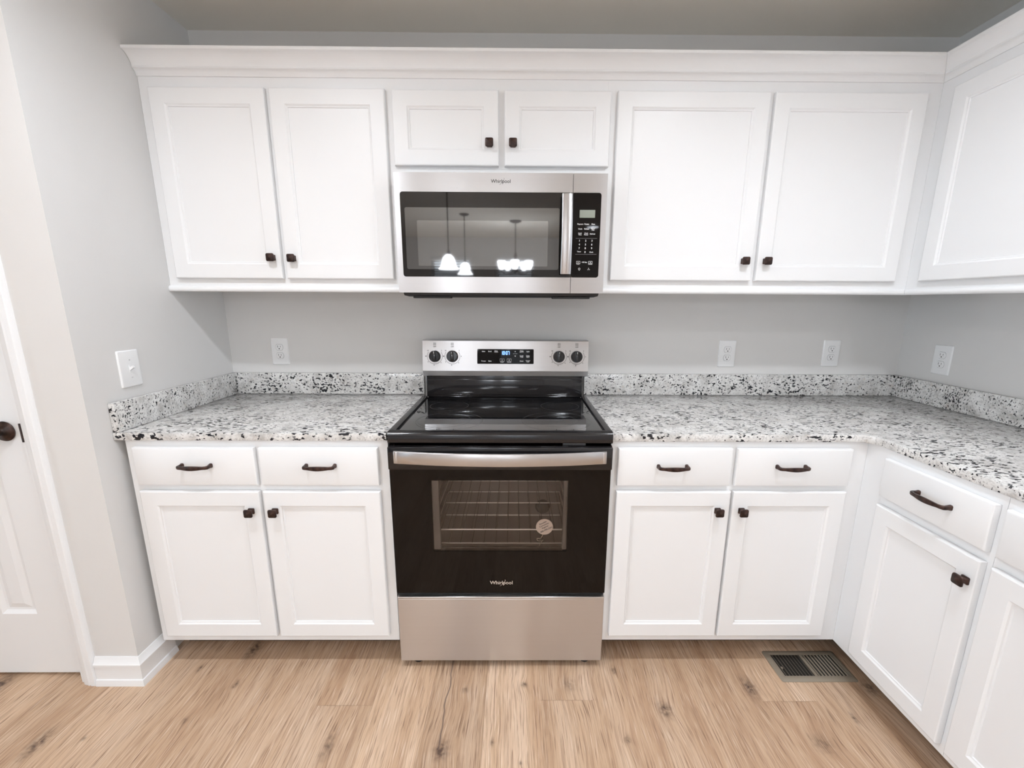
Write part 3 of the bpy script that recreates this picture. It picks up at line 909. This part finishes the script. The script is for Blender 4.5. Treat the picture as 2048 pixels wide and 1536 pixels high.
    def dz(w): return z1-(w-190)*(z1-z0)/(341-190)
    tl, tm, tr_ = MB(), MB(), MB()
    for s_, u, w, sz in (('Bake', 754, 214, .0075), ('Broil', 819, 214, .0075), ('Keep', 883, 208, .0065), ('Warm', 883, 219, .0065), ('Timer', 1143, 207, .0062), ('Set/Off', 1143, 218, .0062),
                         ('Light', 1208, 214, .0070), ('Cook', 1143, 258, .0068), ('Time', 1143, 270, .0068), ('Delay', 1208, 258, .0068), ('Start', 1208, 270, .0068), ('Clock', 1143, 312, .0068),
                         ('Control', 1208, 307, .0060), ('Lock', 1208, 318, .0060), ('Frozen', 755, 312, .0072), ('Bake', 819, 312, .0072), ('START', 944, 323, .0050), ('CANCEL', 1016, 323, .0050)):
        text_into(tl if u < 900 else tr_ if u > 1100 else tm, s_, dx(u), dz(w), sz, 0, bold=sz*.03)
    for u in (944, 1016):
        for (a, c, e, g_) in ((-22, 22, -16, -14), (-22, 22, 12, 14), (-22, -20, -16, 14), (20, 22, -16, 14)):
            X0, X1, Z0, Z1 = dx(u+a), dx(u+c), dz(303+g_), dz(303+e)
            tm.face([(X0, 0, Z0), (X1, 0, Z0), (X1, 0, Z1), (X0, 0, Z1)])
    tm.face([(dx(940), 0, dz(309)), (dx(952), 0, dz(302)), (dx(940), 0, dz(296))])
    tm.face([(dx(1011), 0, dz(307)), (dx(1021), 0, dz(307)), (dx(1021), 0, dz(298)), (dx(1011), 0, dz(298))])
    tm.face([(dx(1070), 0, dz(219)), (dx(1086), 0, dz(219)), (dx(1078), 0, dz(207))])
    tm.face([(dx(1070), 0, dz(256)), (dx(1086), 0, dz(256)), (dx(1078), 0, dz(268))])
    tm.face([(dx(1056), 0, dz(238)), (dx(1100), 0, dz(238)), (dx(1100), 0, dz(236.5)), (dx(1056), 0, dz(236.5))])
    for t in (tl, tm, tr_): on_panel(t, .0011).build('lettering', 'white_ink', dsp)
    # seven-segment clock 10:07
    t = MB()
    SEG = {'1': 'bc', '0': 'abcdef', '7': 'abc'}
    def digit(ch, cx_, cz_, w, h, th):
        q = {'a': (-w, w, h, h-th), 'd': (-w, w, -h+th, -h), 'b': (w-th, w, h, 0), 'c': (w-th, w, 0, -h), 'f': (-w, -w+th, h, 0), 'e': (-w, -w+th, 0, -h), 'g': (-w, w, th/2, -th/2)}
        for s_ in SEG[ch]:
            a, c, e, g_ = q[s_]
            t.face([(cx_+a, 0, cz_+g_), (cx_+c, 0, cz_+g_), (cx_+c, 0, cz_+e), (cx_+a, 0, cz_+e)])
    for ch, u in (('1', 940), ('0', 962), ('0', 991), ('7', 1011)): digit(ch, dx(u), dz(229), .0036, .0078, .0018)
    for w in (222, 236):
        t.face([(dx(976), 0, dz(w+2)), (dx(979), 0, dz(w+2)), (dx(979), 0, dz(w-2)), (dx(976), 0, dz(w-2))])
    on_panel(t, .0012).build('clock_digits', 'clock', dsp)['label'] = 'glowing blue digits 10:07'
    # knobs with printed dials
    for kx in (-.310, -.231, .249, .329):
        kx -= RX
        kz = 1.1055
        yk = py(kz)
        m = MB()
        m.lathe([(0, 0), (.0265, 0), (.0265, .003), (.0252, .005), (.0243, .014), (.0222, .016), (0, .016)], (0, 0, 0), 'Y', 36, -1)
        # raised grip bar across the knob
        g2 = MB(); g2.box(-.0068, .0068, -.030, -.012, -.0232, .0232, .0028, 3); m.merge(g2)
        k = m.build('knob', 'black_metal', pn, smooth=35)
        k.location = (kx, yk, kz); k.rotation_euler = (-tilt, 0, 0)
        m = MB(); m.box(-.0009, .0009, -.0303, -.0298, .012, .0205); m.build('pointer', 'white_ink', k)
        dial = MB()
        ribbon_ellipse(dial, kx, kz, .0340, .0340, .0015, math.radians(35), math.radians(-215), 0, 0, False, 40)
        for a in (40, 0, -45, -95, -140, 180, 140):
            ca, sa = math.cos(math.radians(a)), math.sin(math.radians(a))
            text_into(dial, {40: '2', 0: '4', -45: '6', -95: '8', -140: '9', 180: 'M', 140: 'Hi'}[a], kx+.0395*ca, kz+.0395*sa, .0075, 0, bold=.0002)
        text_into(dial, 'OFF', kx, kz+.0425, .0078, 0, bold=.0002)
        for i in range(2):
            for j in range(2):
                cx_, cz_ = kx-.0034+.0068*i, kz+.0515+.0062*j
                ribbon_ellipse(dial, cx_, cz_, .0024, .0024, .0012, 0, 2*math.pi, 0, 0, False, 10)
        on_panel(dial, .0004).build('dial_print', 'ink', pn)
    # oven door: black glass around a see-through window
    yd = -.672
    x0, x1, z0, z1 = -W2, W2, .3215, .877
    wx0, wx1, wz0, wz1 = -.2335-RX, .2340-RX, .487, .753
    m = MB()
    for a in ((x0, wx0, z0, z1), (wx1, x1, z0, z1), (wx0, wx1, z0, wz0), (wx0, wx1, wz1, z1)):
        m.box(a[0], a[1], yd, yd+.035, a[2], a[3])
    bmesh.ops.remove_doubles(m.bm, verts=m.bm.verts, dist=1e-6)
    dr = m.build('oven_door', 'doorglass', r)
    m = MB(); m.box(x0-.0005, x1+.0005, -.6885, yd+.034, .797, .8765, .004)
    for i, cx_ in enumerate((-.21, -.085, .045, .18)):       # top vent louvres
        m.box(cx_-.045, cx_+.045, -.684, -.674, .8766, .8785, .0008)
    m.build('door_top_rail', 'black_metal', dr, smooth=30)
    m = MB(); m.box(wx0, wx1, yd+.001, yd+.005, wz0, wz1); m.build('window_glass', 'ovenwin', dr)
    for a in ((wx0, wx0+.024, wx0+.002, wx0+.006), (wx1-.014, wx1, wx1-.006, wx1-.002)):      # grey inner liner at either side of the window
        m = MB(); m.box(a[0], a[1], yd+.012, yd+.030, wz0, wz1, .002); m.box(a[2], a[3], yd+.008, yd+.013, wz0+.12, wz0+.20)
        m.build('window_liner', 'liner', dr)
    # curved bar handle
    m = MB(); rings = []
    for i in range(25):
        t_ = i/24; xx = -.351+.702*t_
        bow = 1-(2*t_-1)**2
        yy = -.697-.030*bow
        rings.append([(xx, yy+.012, .824), (xx, yy+.002, .8225), (xx, yy, .826), (xx, yy-.001, .845), (xx, yy, .862), (xx, yy+.002, .8655), (xx, yy+.012, .864)])
    m.loops(rings)
    m.box(-.351, -.338, -.700, -.685, .8235, .8645, .002); m.box(.338, .351, -.700, -.685, .8235, .8645, .002)
    m.build('handle', 'steel', dr, smooth=30)['label'] = 'curved stainless door handle'
    m = MB(); logo_into(m, .002, .3625, .0195, yd-.0004); m.build('lettering', 'silver', dr)
    # drawer
    yq = -.668
    m = MB(); m.box(-.3745, .3745, yq, yq+.03, .030, .293, .002); m.box(-.3745, .3745, yq-.002, yq+.02, .293, .303, .003)
    m.build('drawer', 'steel_drawer', r)['label'] = 'brushed stainless storage drawer front'
    m = MB(); m.box(-.372, .372, -.655, -.60, .303, .322); m.build('gap_trim', 'black_matte', r)
    for s_ in (-1, 1):
        m = MB(); m.cyl((s_*.318, -.625, 0.0005), .018, .031, 'Z', 20, .012); m.build('foot', 'black_matte', r, smooth=40)
    m = MB(); m.box(.213-RX, .290-RX, -.6562, -.6553, .878, .8825); m.build('rating_label', 'label', r)
    return r
range_()

# oven racks (slide out) and the paper tag tied to the lower one
def oven_rack(z, label):
    m = MB(); X = .262; yf, yb = -.585, -.135
    m.tube([(-X, yf, z), (X, yf, z)], .0032, 8); m.tube([(-X, yb, z), (X, yb, z)], .0032, 8)
    m.tube([(-X, yf, z), (-X, yb, z)], .003, 8); m.tube([(X, yf, z), (X, yb, z)], .003, 8)
    r = empty('oven_rack', (RX, 0, 0))
    m.build('frame', 'chrome', r, smooth=60)
    m = MB()
    for i in range(12):
        xx = -X+2*X*(i+.5)/12
        m.tube([(xx, yf-.001, z+.0035), (xx, yb, z+.0035)], .0011, 6)
    m.build('wires', 'dark_wire', r, smooth=60)
    m = MB(); m.tube([(-X+.02, -.36, z-.003), (X-.02, -.36, z-.003)], .0025, 8); m.build('crossbar', 'chrome', r, smooth=60)
    tag(r, label, 'oven rack', 'oven racks')
oven_rack(.5235, 'upper chrome wire rack seen through the oven window')
oven_rack(.4675, 'lower chrome wire rack inside the oven, with the paper tag tied on')
tg = empty('hang_tag', (.158, -.634, .5605))
m = MB(); m.cyl((0, 0, 0), .0305, .0012, 'Y', 40); m.build('card', 'tag', tg)
m = MB()
for s_, z_, sz in (('Reusable', .0165, .0078), ('Convection', .0075, .0078), ('Register', -.0015, .0078), ('888-990-2261', -.0125, .0085)):
    text_into(m, s_, .002, z_, sz, -.0004, bold=.00012)
bmesh.ops.rotate(m.bm, verts=m.bm.verts, cent=(0, 0, 0), matrix=Matrix.Rotation(math.radians(-27), 3, 'Y'))
m.build('lettering', 'ink', tg)
m = MB(); m.tube([(-.006, 0, -.030), (-.009, .002, -.040), (-.014, .004, -.049), (-.020, .002, -.046), (-.0265, .003, -.047), (-.024, .008, -.058), (-.016, .025, -.070), (-.009, .040, -.078), (-.006, .0465, -.0825), (-.010, .040, -.088), (-.020, .025, -.097)], .0014, 6)
m.tube([(-.009, .040, -.078), (-.005, .039, -.080), (-.002, .036, -.072)], .0013, 6)
m.build('string', 'string', tg, smooth=60)
tag(tg, 'round white paper tag with a phone number hanging inside the oven window', 'tag')

# ------------------------------------------------------------------ over-the-range microwave
def microwave():
    r = empty('microwave', (0, 0, 0))
    tag(r, 'stainless over-the-range microwave with black window under the short cabinet', 'microwave')
    X0, X1, Z0, Z1, Y = -.3765, .3742, 1.378, 1.7865, -.404
    m = MB(); m.box(X0+.003, X1-.003, -.365, -.012, Z0+.003, Z1-.0005, .002); m.build('body', 'steel_dark', r)
    # underside tray with vents and lamp lens
    m = MB()
    m.loops([[(X0+.012, -.395, Z0+.004), (X1-.012, -.395, Z0+.004), (X1-.012, -.03, Z0+.004), (X0+.012, -.03, Z0+.004)],
             [(X0+.016, -.392, Z0-.010), (X1-.016, -.392, Z0-.010), (X1-.016, -.03, Z0-.010), (X0+.016, -.03, Z0-.010)],
             [(X0+.030, -.380, Z0-.014), (X1-.030, -.380, Z0-.014), (X1-.030, -.04, Z0-.014), (X0+.030, -.04, Z0-.014)]])
    for s_ in (-.26, .26): m.box(s_-.07, s_+.07, -.384, -.34, Z0-.020, Z0-.012, .002)
    m.build('base', 'black_matte', r)
    xs = .2535
    bx0, bx1, bz0, bz1 = -.3575, .3547, 1.4345, 1.7235
    # door: stainless frame around the black glass
    def front_frame(x0, x1, hx0, hx1, rl, rr_):
        """front skin with a rounded opening; rl / rr_: corner radius on each side"""
        q = MB()
        def ring(ins, y):
            pts = []
            for cx_, cz_, a0, rad in ((hx1, bz1, 0, rr_), (hx0, bz1, 90, rl), (hx0, bz0, 180, rl), (hx1, bz0, 270, rr_)):
                sx_ = -1 if cx_ == hx1 else 1; sz_ = -1 if cz_ == bz1 else 1
                for i in range(6):
                    a = math.radians(a0+90*i/5)
                    pts.append((cx_+sx_*rad+rad*math.cos(a), y, cz_+sz_*rad+rad*math.sin(a)))
            return pts
        hole = ring(0, Y); holeb = ring(0, Y+.004)
        outer = []
        e = .0015
        for p_ in hole:      # matching points on the outer rectangle
            outer.append(None)
        n = 6
        corners = [(x1, Z1), (x0, Z1), (x0, Z0), (x1, Z0)]
        for c_ in range(4):
            for i in range(n):
                hx_, hz_ = hole[c_*n+i][0], hole[c_*n+i][2]
                cx_, cz_ = corners[c_]
                horiz_first = (i < n/2) == (c_ in (1, 3))
                outer[c_*n+i] = (cx_, Y, cz_)
        q2 = q.bm
        vo = {}
        def V(p_):
            k_ = tuple(round(c, 6) for c in p_)
            if k_ not in vo: vo[k_] = q2.verts.new(p_)
            return vo[k_]
        N_ = len(hole)
        for i in range(N_):
            j = (i+1) % N_
            a, b_, c_, d_ = V(hole[i]), V(hole[j]), V(outer[j]), V(outer[i])
            vs = []
            for v in (a, b_, c_, d_):
                if v not in vs: vs.append(v)
            if len(vs) >= 3:
                try: q2.faces.new(vs)
                except ValueError: pass
            hb = V(holeb[i]), V(holeb[j])
            vs = []
            for v in (a, b_, hb[1], hb[0]):
                if v not in vs: vs.append(v)
            if len(vs) >= 3: q2.faces.new(vs)
        P = [(x1, Y, Z1), (x0, Y, Z1), (x0, Y, Z0), (x1, Y, Z0)]
        for i in range(4):
            a, b_ = P[i], P[(i+1) % 4]
            q2.faces.new((V(a), V(b_), V((b_[0], Y+.038, b_[2])), V((a[0], Y+.038, a[2]))))
        return q
    dr = front_frame(X0, xs-.0008, bx0, xs-.0008-1e-4, .009, .00001).build('door', 'steel', r)
    m = MB(); m.loops([rrect(bx0-.001, xs-.0012, bz0-.001, bz1+.001, .008, Y+.006), rrect(bx0-.001, xs-.0012, bz0-.001, bz1+.001, .008, Y+.0008)])
    gl = m.build('black_glass', 'blackglass', dr); gl['label'] = 'glossy black door glass'
    m = MB(); m.loops([rrect(-.343, .2075, 1.461, 1.672, .006, Y+.0006), rrect(-.343, .2075, 1.461, 1.672, .006, Y+.0002)]); m.build('tinted_border', 'innerglass', dr)
    m = MB(); m.loops([rrect(-.301, .1675, 1.4725, 1.6285, .004, Y), rrect(-.301, .1675, 1.4725, 1.6285, .004, Y-.0003)]); m.build('window_screen', 'screen', dr)
    m = MB(); rings = []
    for i in range(19):
        t_ = i/18; zz = 1.4445+.270*t_
        bow = 1-(2*t_-1)**2
        yy = Y-.030-.014*bow
        rings.append([(.2125, yy+.010, zz), (.2135, yy+.001, zz), (.217, yy-.001, zz), (.232, yy-.002, zz), (.246, yy-.001, zz), (.2495, yy+.001, zz), (.2505, yy+.010, zz)])
    m.loops(rings)
    m.box(.217, .246, Y-.028, Y+.001, 1.449, 1.464, .002); m.box(.217, .246, Y-.028, Y+.001, 1.695, 1.710, .002)
    m.build('handle', 'steel', dr, smooth=30)['label'] = 'vertical curved stainless handle'
    m = MB(); logo_into(m, -.001, 1.7585, .0165, Y-.0004); m.build('lettering', 'ink', dr)
    # control side
    cs = front_frame(xs+.0008, X1, xs+.0008+1e-4, bx1, .00001, .009).build('control_side', 'steel', r)
    m = MB(); m.loops([rrect(xs+.0012, bx1+.001, bz0-.001, bz1+.001, .008, Y+.006), rrect(xs+.0012, bx1+.001, bz0-.001, bz1+.001, .008, Y+.0008)])
    cp = m.build('keypad', 'displayglass', cs); cp['label'] = 'black touch keypad with white print'
    m = MB(); m.loops([rrect(.2793, .3343, 1.6405, 1.6668, .001, Y+.0006), rrect(.2793, .3343, 1.6405, 1.6668, .001, Y+.0003)]); dp = m.build('display', 'lcd', cs)
    dp['label'] = 'small grey green display'
    # key legends
    def kx(u): return .283+(u-1710)*(.329-.283)/110.
    def kz(w): return 1.619-(w-548)*(1.619-1.464)/(932-548)
    tf, tn_, t = MB(), MB(), MB()
    for s_, u, w, sz in (('Popcorn', 1710, 548, .0062), ('Potato', 1765, 548, .0062), ('Pizza', 1820, 548, .0062), ('Cook', 1710, 588, .0062), ('Reheat', 1765, 588, .0062),
                         ('Soften/', 1820, 583, .0055), ('Melt', 1820, 596, .0055), ('Cook', 1709, 624, .0056), ('Time', 1709, 637, .0056), ('Cook', 1763, 624, .0056), ('Power', 1763, 637, .0056),
                         ('Defrost', 1817, 630, .0060), ('1', 1707, 688, .0088), ('2', 1761, 688, .0088), ('3', 1815, 688, .0088), ('4', 1707, 720, .0088), ('5', 1760, 720, .0088),
                         ('6', 1814, 720, .0088), ('7', 1706, 752, .0088), ('8', 1759, 752, .0088), ('9', 1814, 752, .0088), ('Timer', 1706, 781, .0058), ('0', 1758, 785, .0088),
                         ('Clock', 1812, 785, .0058), ('+30 Sec', 1755, 872, .0062), ('START', 1702, 889, .0040), ('CANCEL', 1808, 889, .0040)):
        text_into(tf if w < 660 else tn_ if w < 800 else t, s_, kx(u), kz(w), sz, Y+.0005, bold=sz*.03)
    for u in (1702, 1808):
        for (a, c, e, g_) in ((-17, 17, -12, -9), (-17, 17, 9, 12), (-17, -14, -12, 12), (14, 17, -12, 12)):
            t.face([(kx(u+a), Y+.0005, kz(874+g_)), (kx(u+c), Y+.0005, kz(874+g_)), (kx(u+c), Y+.0005, kz(874+e)), (kx(u+a), Y+.0005, kz(874+e))])
    t.face([(kx(1698), Y+.0005, kz(880)), (kx(1708), Y+.0005, kz(874)), (kx(1698), Y+.0005, kz(868))])
    t.face([(kx(1804), Y+.0005, kz(878)), (kx(1812), Y+.0005, kz(878)), (kx(1812), Y+.0005, kz(870)), (kx(1804), Y+.0005, kz(870))])
    ribbon_ellipse(t, kx(1713), kz(930), .0032, .0032, .0012, 0, 2*math.pi, Y+.0005, 0, False, 16)
    t.face([(kx(1710), Y+.0005, kz(944)), (kx(1716), Y+.0005, kz(944)), (kx(1716), Y+.0005, kz(941)), (kx(1710), Y+.0005, kz(941))])
    for a in (90, 210, 330):
        ca, sa = math.cos(math.radians(a)), math.sin(math.radians(a))
        t.face([(kx(1795), Y+.0005, kz(932)), (kx(1795)+.0042*ca-.0016*sa, Y+.0005, kz(932)+.0042*sa+.0016*ca), (kx(1795)+.0044*ca+.0012*sa, Y+.0005, kz(932)+.0044*sa-.0012*ca)])
    for q in (tf, tn_, t): q.build('lettering', 'white_ink', cp)
    for w in (668, 803):
        m = MB()
        m.face([(.268, Y+.0005, kz(w+1)), (.345, Y+.0005, kz(w+1)), (.345, Y+.0005, kz(w-1)), (.268, Y+.0005, kz(w-1))])
        m.build('divider_line', 'grey_ink', cp)
microwave()

# ------------------------------------------------------------------ outlets and switch
def plate_mesh(w=.080, h=.125):
    m = MB()
    rings = [rrect(-w/2, w/2, -h/2, h/2, .004, 0, 3), rrect(-w/2, w/2, -h/2, h/2, .004, -.002, 3), rrect(-w/2+.0025, w/2-.0025, -h/2+.0025, h/2-.0025, .004, -.0052, 3),
             rrect(-w/2+.006, w/2-.006, -h/2+.006, h/2-.006, .004, -.0060, 3)]
    return m.loops(rings)
def outlet(loc, rotz, label):
    r = empty('outlet', loc, rotz)
    plate_mesh().build('plate', 'plate', r, smooth=25)
    for s_ in (-1, 1):
        cz = s_*.0195
        m = MB(); pts = []
        for i in range(32):
            a = 2*math.pi*i/32
            pts.append((.0172*math.cos(a), max(-.0138, min(.0138, .0172*math.sin(a)))))
        m.loops([[(x, -.0058, cz+z) for x, z in pts], [(x, -.0072, cz+z) for x, z in pts], [(x*.95, -.0080, cz+z*.95) for x, z in pts]])
        rc = m.build('receptacle', 'plate', r, smooth=25)
        m = MB(); m.box(-.0073, -.0055, -.0082, -.0078, cz-.0015, cz+.0080); m.box(.0053, .0069, -.0082, -.0078, cz-.0003, cz+.0070)
        m.cyl((0, -.0082, cz-.0068), .0027, .0004, 'Y', 16); m.build('slots', 'slot', rc)
        q = MB(); n = 40      # shadow gap around the receptacle
        q.loops([[(x*1.05, -.00605, cz+z*1.06) for x, z in pts], [(x*1.05, -.00615, cz+z*1.06) for x, z in pts]]); q.build('gap', 'grey_ink', rc)
    m = MB(); m.cyl((0, -.0068, 0), .003, .001, 'Y', 16); m.build('screw', 'plate', r)
    tag(r, label, 'outlet', 'wall outlets')
    return r
outlet((-1.053, -.0002, 1.114), 0, 'white duplex outlet on the back wall left of the range')
outlet((1.0545, -.0002, 1.1115), 0, 'white duplex outlet on the back wall nearest the range on its right')
outlet((1.549, -.0002, 1.1155), 0, 'white duplex outlet on the back wall nearest the right corner')
outlet((XR-.0002, -.2125, 1.1125), -math.pi/2, 'white duplex outlet on the right wall above its backsplash')
sw = empty('light_switch', (XL+.0002, -.553, 1.114), math.pi/2)
plate_mesh(.084, .126).build('plate', 'plate', sw, smooth=25)
m = MB(); m.box(-.0055, .0055, -.0068, -.0056, -.0125, .0125, .0005)
m.loops([[(-.0042, -.006, -.006), (.0042, -.006, -.006), (.0042, -.006, .004), (-.0042, -.006, .004)], [(-.0036, -.019, .004), (.0036, -.019, .004), (.0036, -.0165, .011), (-.0036, -.0165, .011)]])
m.build('toggle', 'plate', sw)
for s_ in (-1, 1):
    m = MB(); m.cyl((0, -.0072, s_*.030), .0028, .0014, 'Y', 16); m.build('screw', 'label', sw)
tag(sw, 'white toggle light switch on the left wall above the granite strip', 'light switch')

# ------------------------------------------------------------------ floor vent
def floor_vent():
    r = empty('floor_vent', (1.167, -.664, 0))
    tag(r, 'taupe metal floor register with two banks of slats in the cabinet corner', 'floor vent')
    X, Y2 = .140, .0715; ix0, ix1, iy0, iy1 = -.117, .123, -.048, .052
    m = MB()
    def R3(x0, x1, y0, y1, rad, z): return [(q[0], q[2], z) for q in rrect(x0, x1, y0, y1, rad, 0, 4)]
    m.loops([R3(-X, X, -Y2, Y2, .008, .0006), R3(-X, X, -Y2, Y2, .008, .002), R3(-X+.006, X-.006, -Y2+.006, Y2-.006, .006, .005), R3(ix0-.004, ix1+.004, iy0-.004, iy1+.004, .002, .0055),
             R3(ix0, ix1, iy0, iy1, .001, .0045), R3(ix0, ix1, iy0, iy1, .001, .0008)], cap0=False, cap1=False)
    m.build('frame', 'vent', r, smooth=30)
    m = MB(); m.box(ix0, ix1, iy0, iy1, .0004, .0009); m.build('duct', 'duct', r)
    m = MB(); m.box(-.005, .005, iy0, iy1, .001, .0048); m.build('divider', 'vent', r)
    n = 9
    for bank, (a, c) in enumerate(((ix0, -.005), (.005, ix1))):
        for i in range(n):
            xx = a+(c-a)*(i+.55)/n
            lean = .0013 if bank else -.0015
            q = MB(); th = .0006
            q.loops([[(xx-lean-th, yy, .0012), (xx-lean+th, yy, .0012), (xx+lean+th, yy, .0048), (xx+lean-th, yy, .0048)] for yy in (iy0, iy1)])
            q.build('slat', 'vent', r)
    m = MB(); m.box(-.112, -.106, -.018, -.010, .003, .0085, .001); m.build('lever', 'vent', r)
floor_vent()

# ------------------------------------------------------------------ lamps of the room and added fill lights
def recessed(x, y, lens, label):
    r = empty('recessed_light', (x, y, ZC))
    m = MB(); m.lathe([(.082, 0), (.098, 0), (.098, -.004), (.090, -.022), (.084, -.022), (.082, -.004)], (0, 0, 0), 'Z', 40)
    m.bm.faces.ensure_lookup_table()
    m2 = MB()
    prof = [(.080, -.0006), (.102, -.0006), (.102, -.004), (.092, -.032), (.083, -.032), (.080, -.006)]
    rings = [[(rr*math.cos(2*math.pi*i/40), rr*math.sin(2*math.pi*i/40), t) for i in range(40)] for rr, t in prof+[prof[0]]]
    m2.loops(rings, False, False); m.bm.free()
    m2.build('trim_ring', 'trimw', r, smooth=30)
    m = MB(); m.cyl((0, 0, -.006), .079 if lens != 'lens' else .062, .004, 'Z', 32); m.build('lens', lens, r)
    tag(r, label, 'ceiling light', 'recessed ceiling lights')
recessed(-.78, -1.30, 'lens', 'round recessed ceiling light over the left end of the kitchen run')
recessed(.80, -1.30, 'lens', 'round recessed ceiling light over the right end of the kitchen run')
for x, y, lb in ((-1.1, -2.9, 'added round recessed fill light left of the viewer'), (1.25, -2.25, 'added round recessed fill light by the side window'),
                 (-2.6, -4.6, 'added round recessed fill light in the far left of the room'), (1.15, -5.3, 'added round recessed fill light by the glazed far wall')):
    recessed(x, y, 'fill_lens', lb)  # unseen lamps added behind the camera to fill the kitchen with light

def pendant(x, y, zrim, label):
    r = empty('pendant_lamp', (x, y, zrim))
    h = ZC-zrim
    m = MB(); m.lathe([(.100, 0), (.094, .010), (.076, .030), (.066, .055), (.060, .085), (.050, .110), (.036, .128), (.024, .138), (0, .140)], (0, 0, 0), 'Z', 40)
    m.build('shade', 'shade', r, smooth=60)
    m = MB(); m.lathe([(0, .1405), (.022, .1405), (.026, .150), (.018, .162), (.012, .185), (0, .186)], (0, 0, 0), 'Z', 28); m.build('socket', 'bronze', r, smooth=40)
    m = MB(); m.tube([(0, 0, .18), (0, 0, h-.02)], .0065, 10); m.build('rod', 'bronze', r, smooth=60)
    m = MB(); m.lathe([(0, h-.024), (.035, h-.022), (.060, h-.010), (.062, h-.0005), (0, h-.0005)], (0, 0, 0), 'Z', 32); m.build('canopy', 'bronze', r, smooth=40)
    tag(r, label, 'pendant lamp', 'pendant lamps over the island')
pendant(-.620, -3.337, 1.665, 'bell shaped white glass pendant lamp nearer to the range, mirrored in the microwave')
pendant(-.590, -4.560, 1.690, 'bell shaped white glass pendant lamp farther from the range, mirrored in the microwave')
def chandelier():
    x, y = .053, -5.02
    r = empty('chandelier', (x, y, ZC))
    m = MB(); m.lathe([(0, -.030), (.040, -.028), (.080, -.012), (.085, -.0005), (0, -.0005)], (0, 0, 0), 'Z', 36); m.build('canopy', 'bronze', r, smooth=40)
    m = MB(); m.tube([(0, 0, -.028), (0, 0, -.42)], .008, 10); m.build('rod', 'bronze', r, smooth=60)
    m = MB(); m.lathe([(0, -.41), (.016, -.415), (.022, -.45), (.030, -.52), (.024, -.60), (.034, -.64), (.015, -.68), (0, -.69)], (0, 0, 0), 'Z', 28); m.build('column', 'bronze', r, smooth=50)
    for i in range(5):
        a = 2*math.pi*i/5+.35
        ca, sa = math.cos(a), math.sin(a)
        m = MB(); m.tube([(.02*ca, .02*sa, -.62), (.07*ca, .07*sa, -.69), (.14*ca, .14*sa, -.70), (.19*ca, .19*sa, -.665), (.195*ca, .195*sa, -.64)], .006, 8)
        ar = m.build('arm', 'bronze', r, smooth=60)
        m = MB(); m.lathe([(.022, -.64), (.038, -.615), (.046, -.57), (.052, -.53), (.049, -.53), (.043, -.57), (.034, -.612), (0, -.63)], (.195*ca, .195*sa, 0), 'Z', 24)
        m.build('shade', 'shade', ar, smooth=60)
    tag(r, 'dark five-arm chandelier with small lit glass shades behind the camera', 'chandelier')
chandelier()
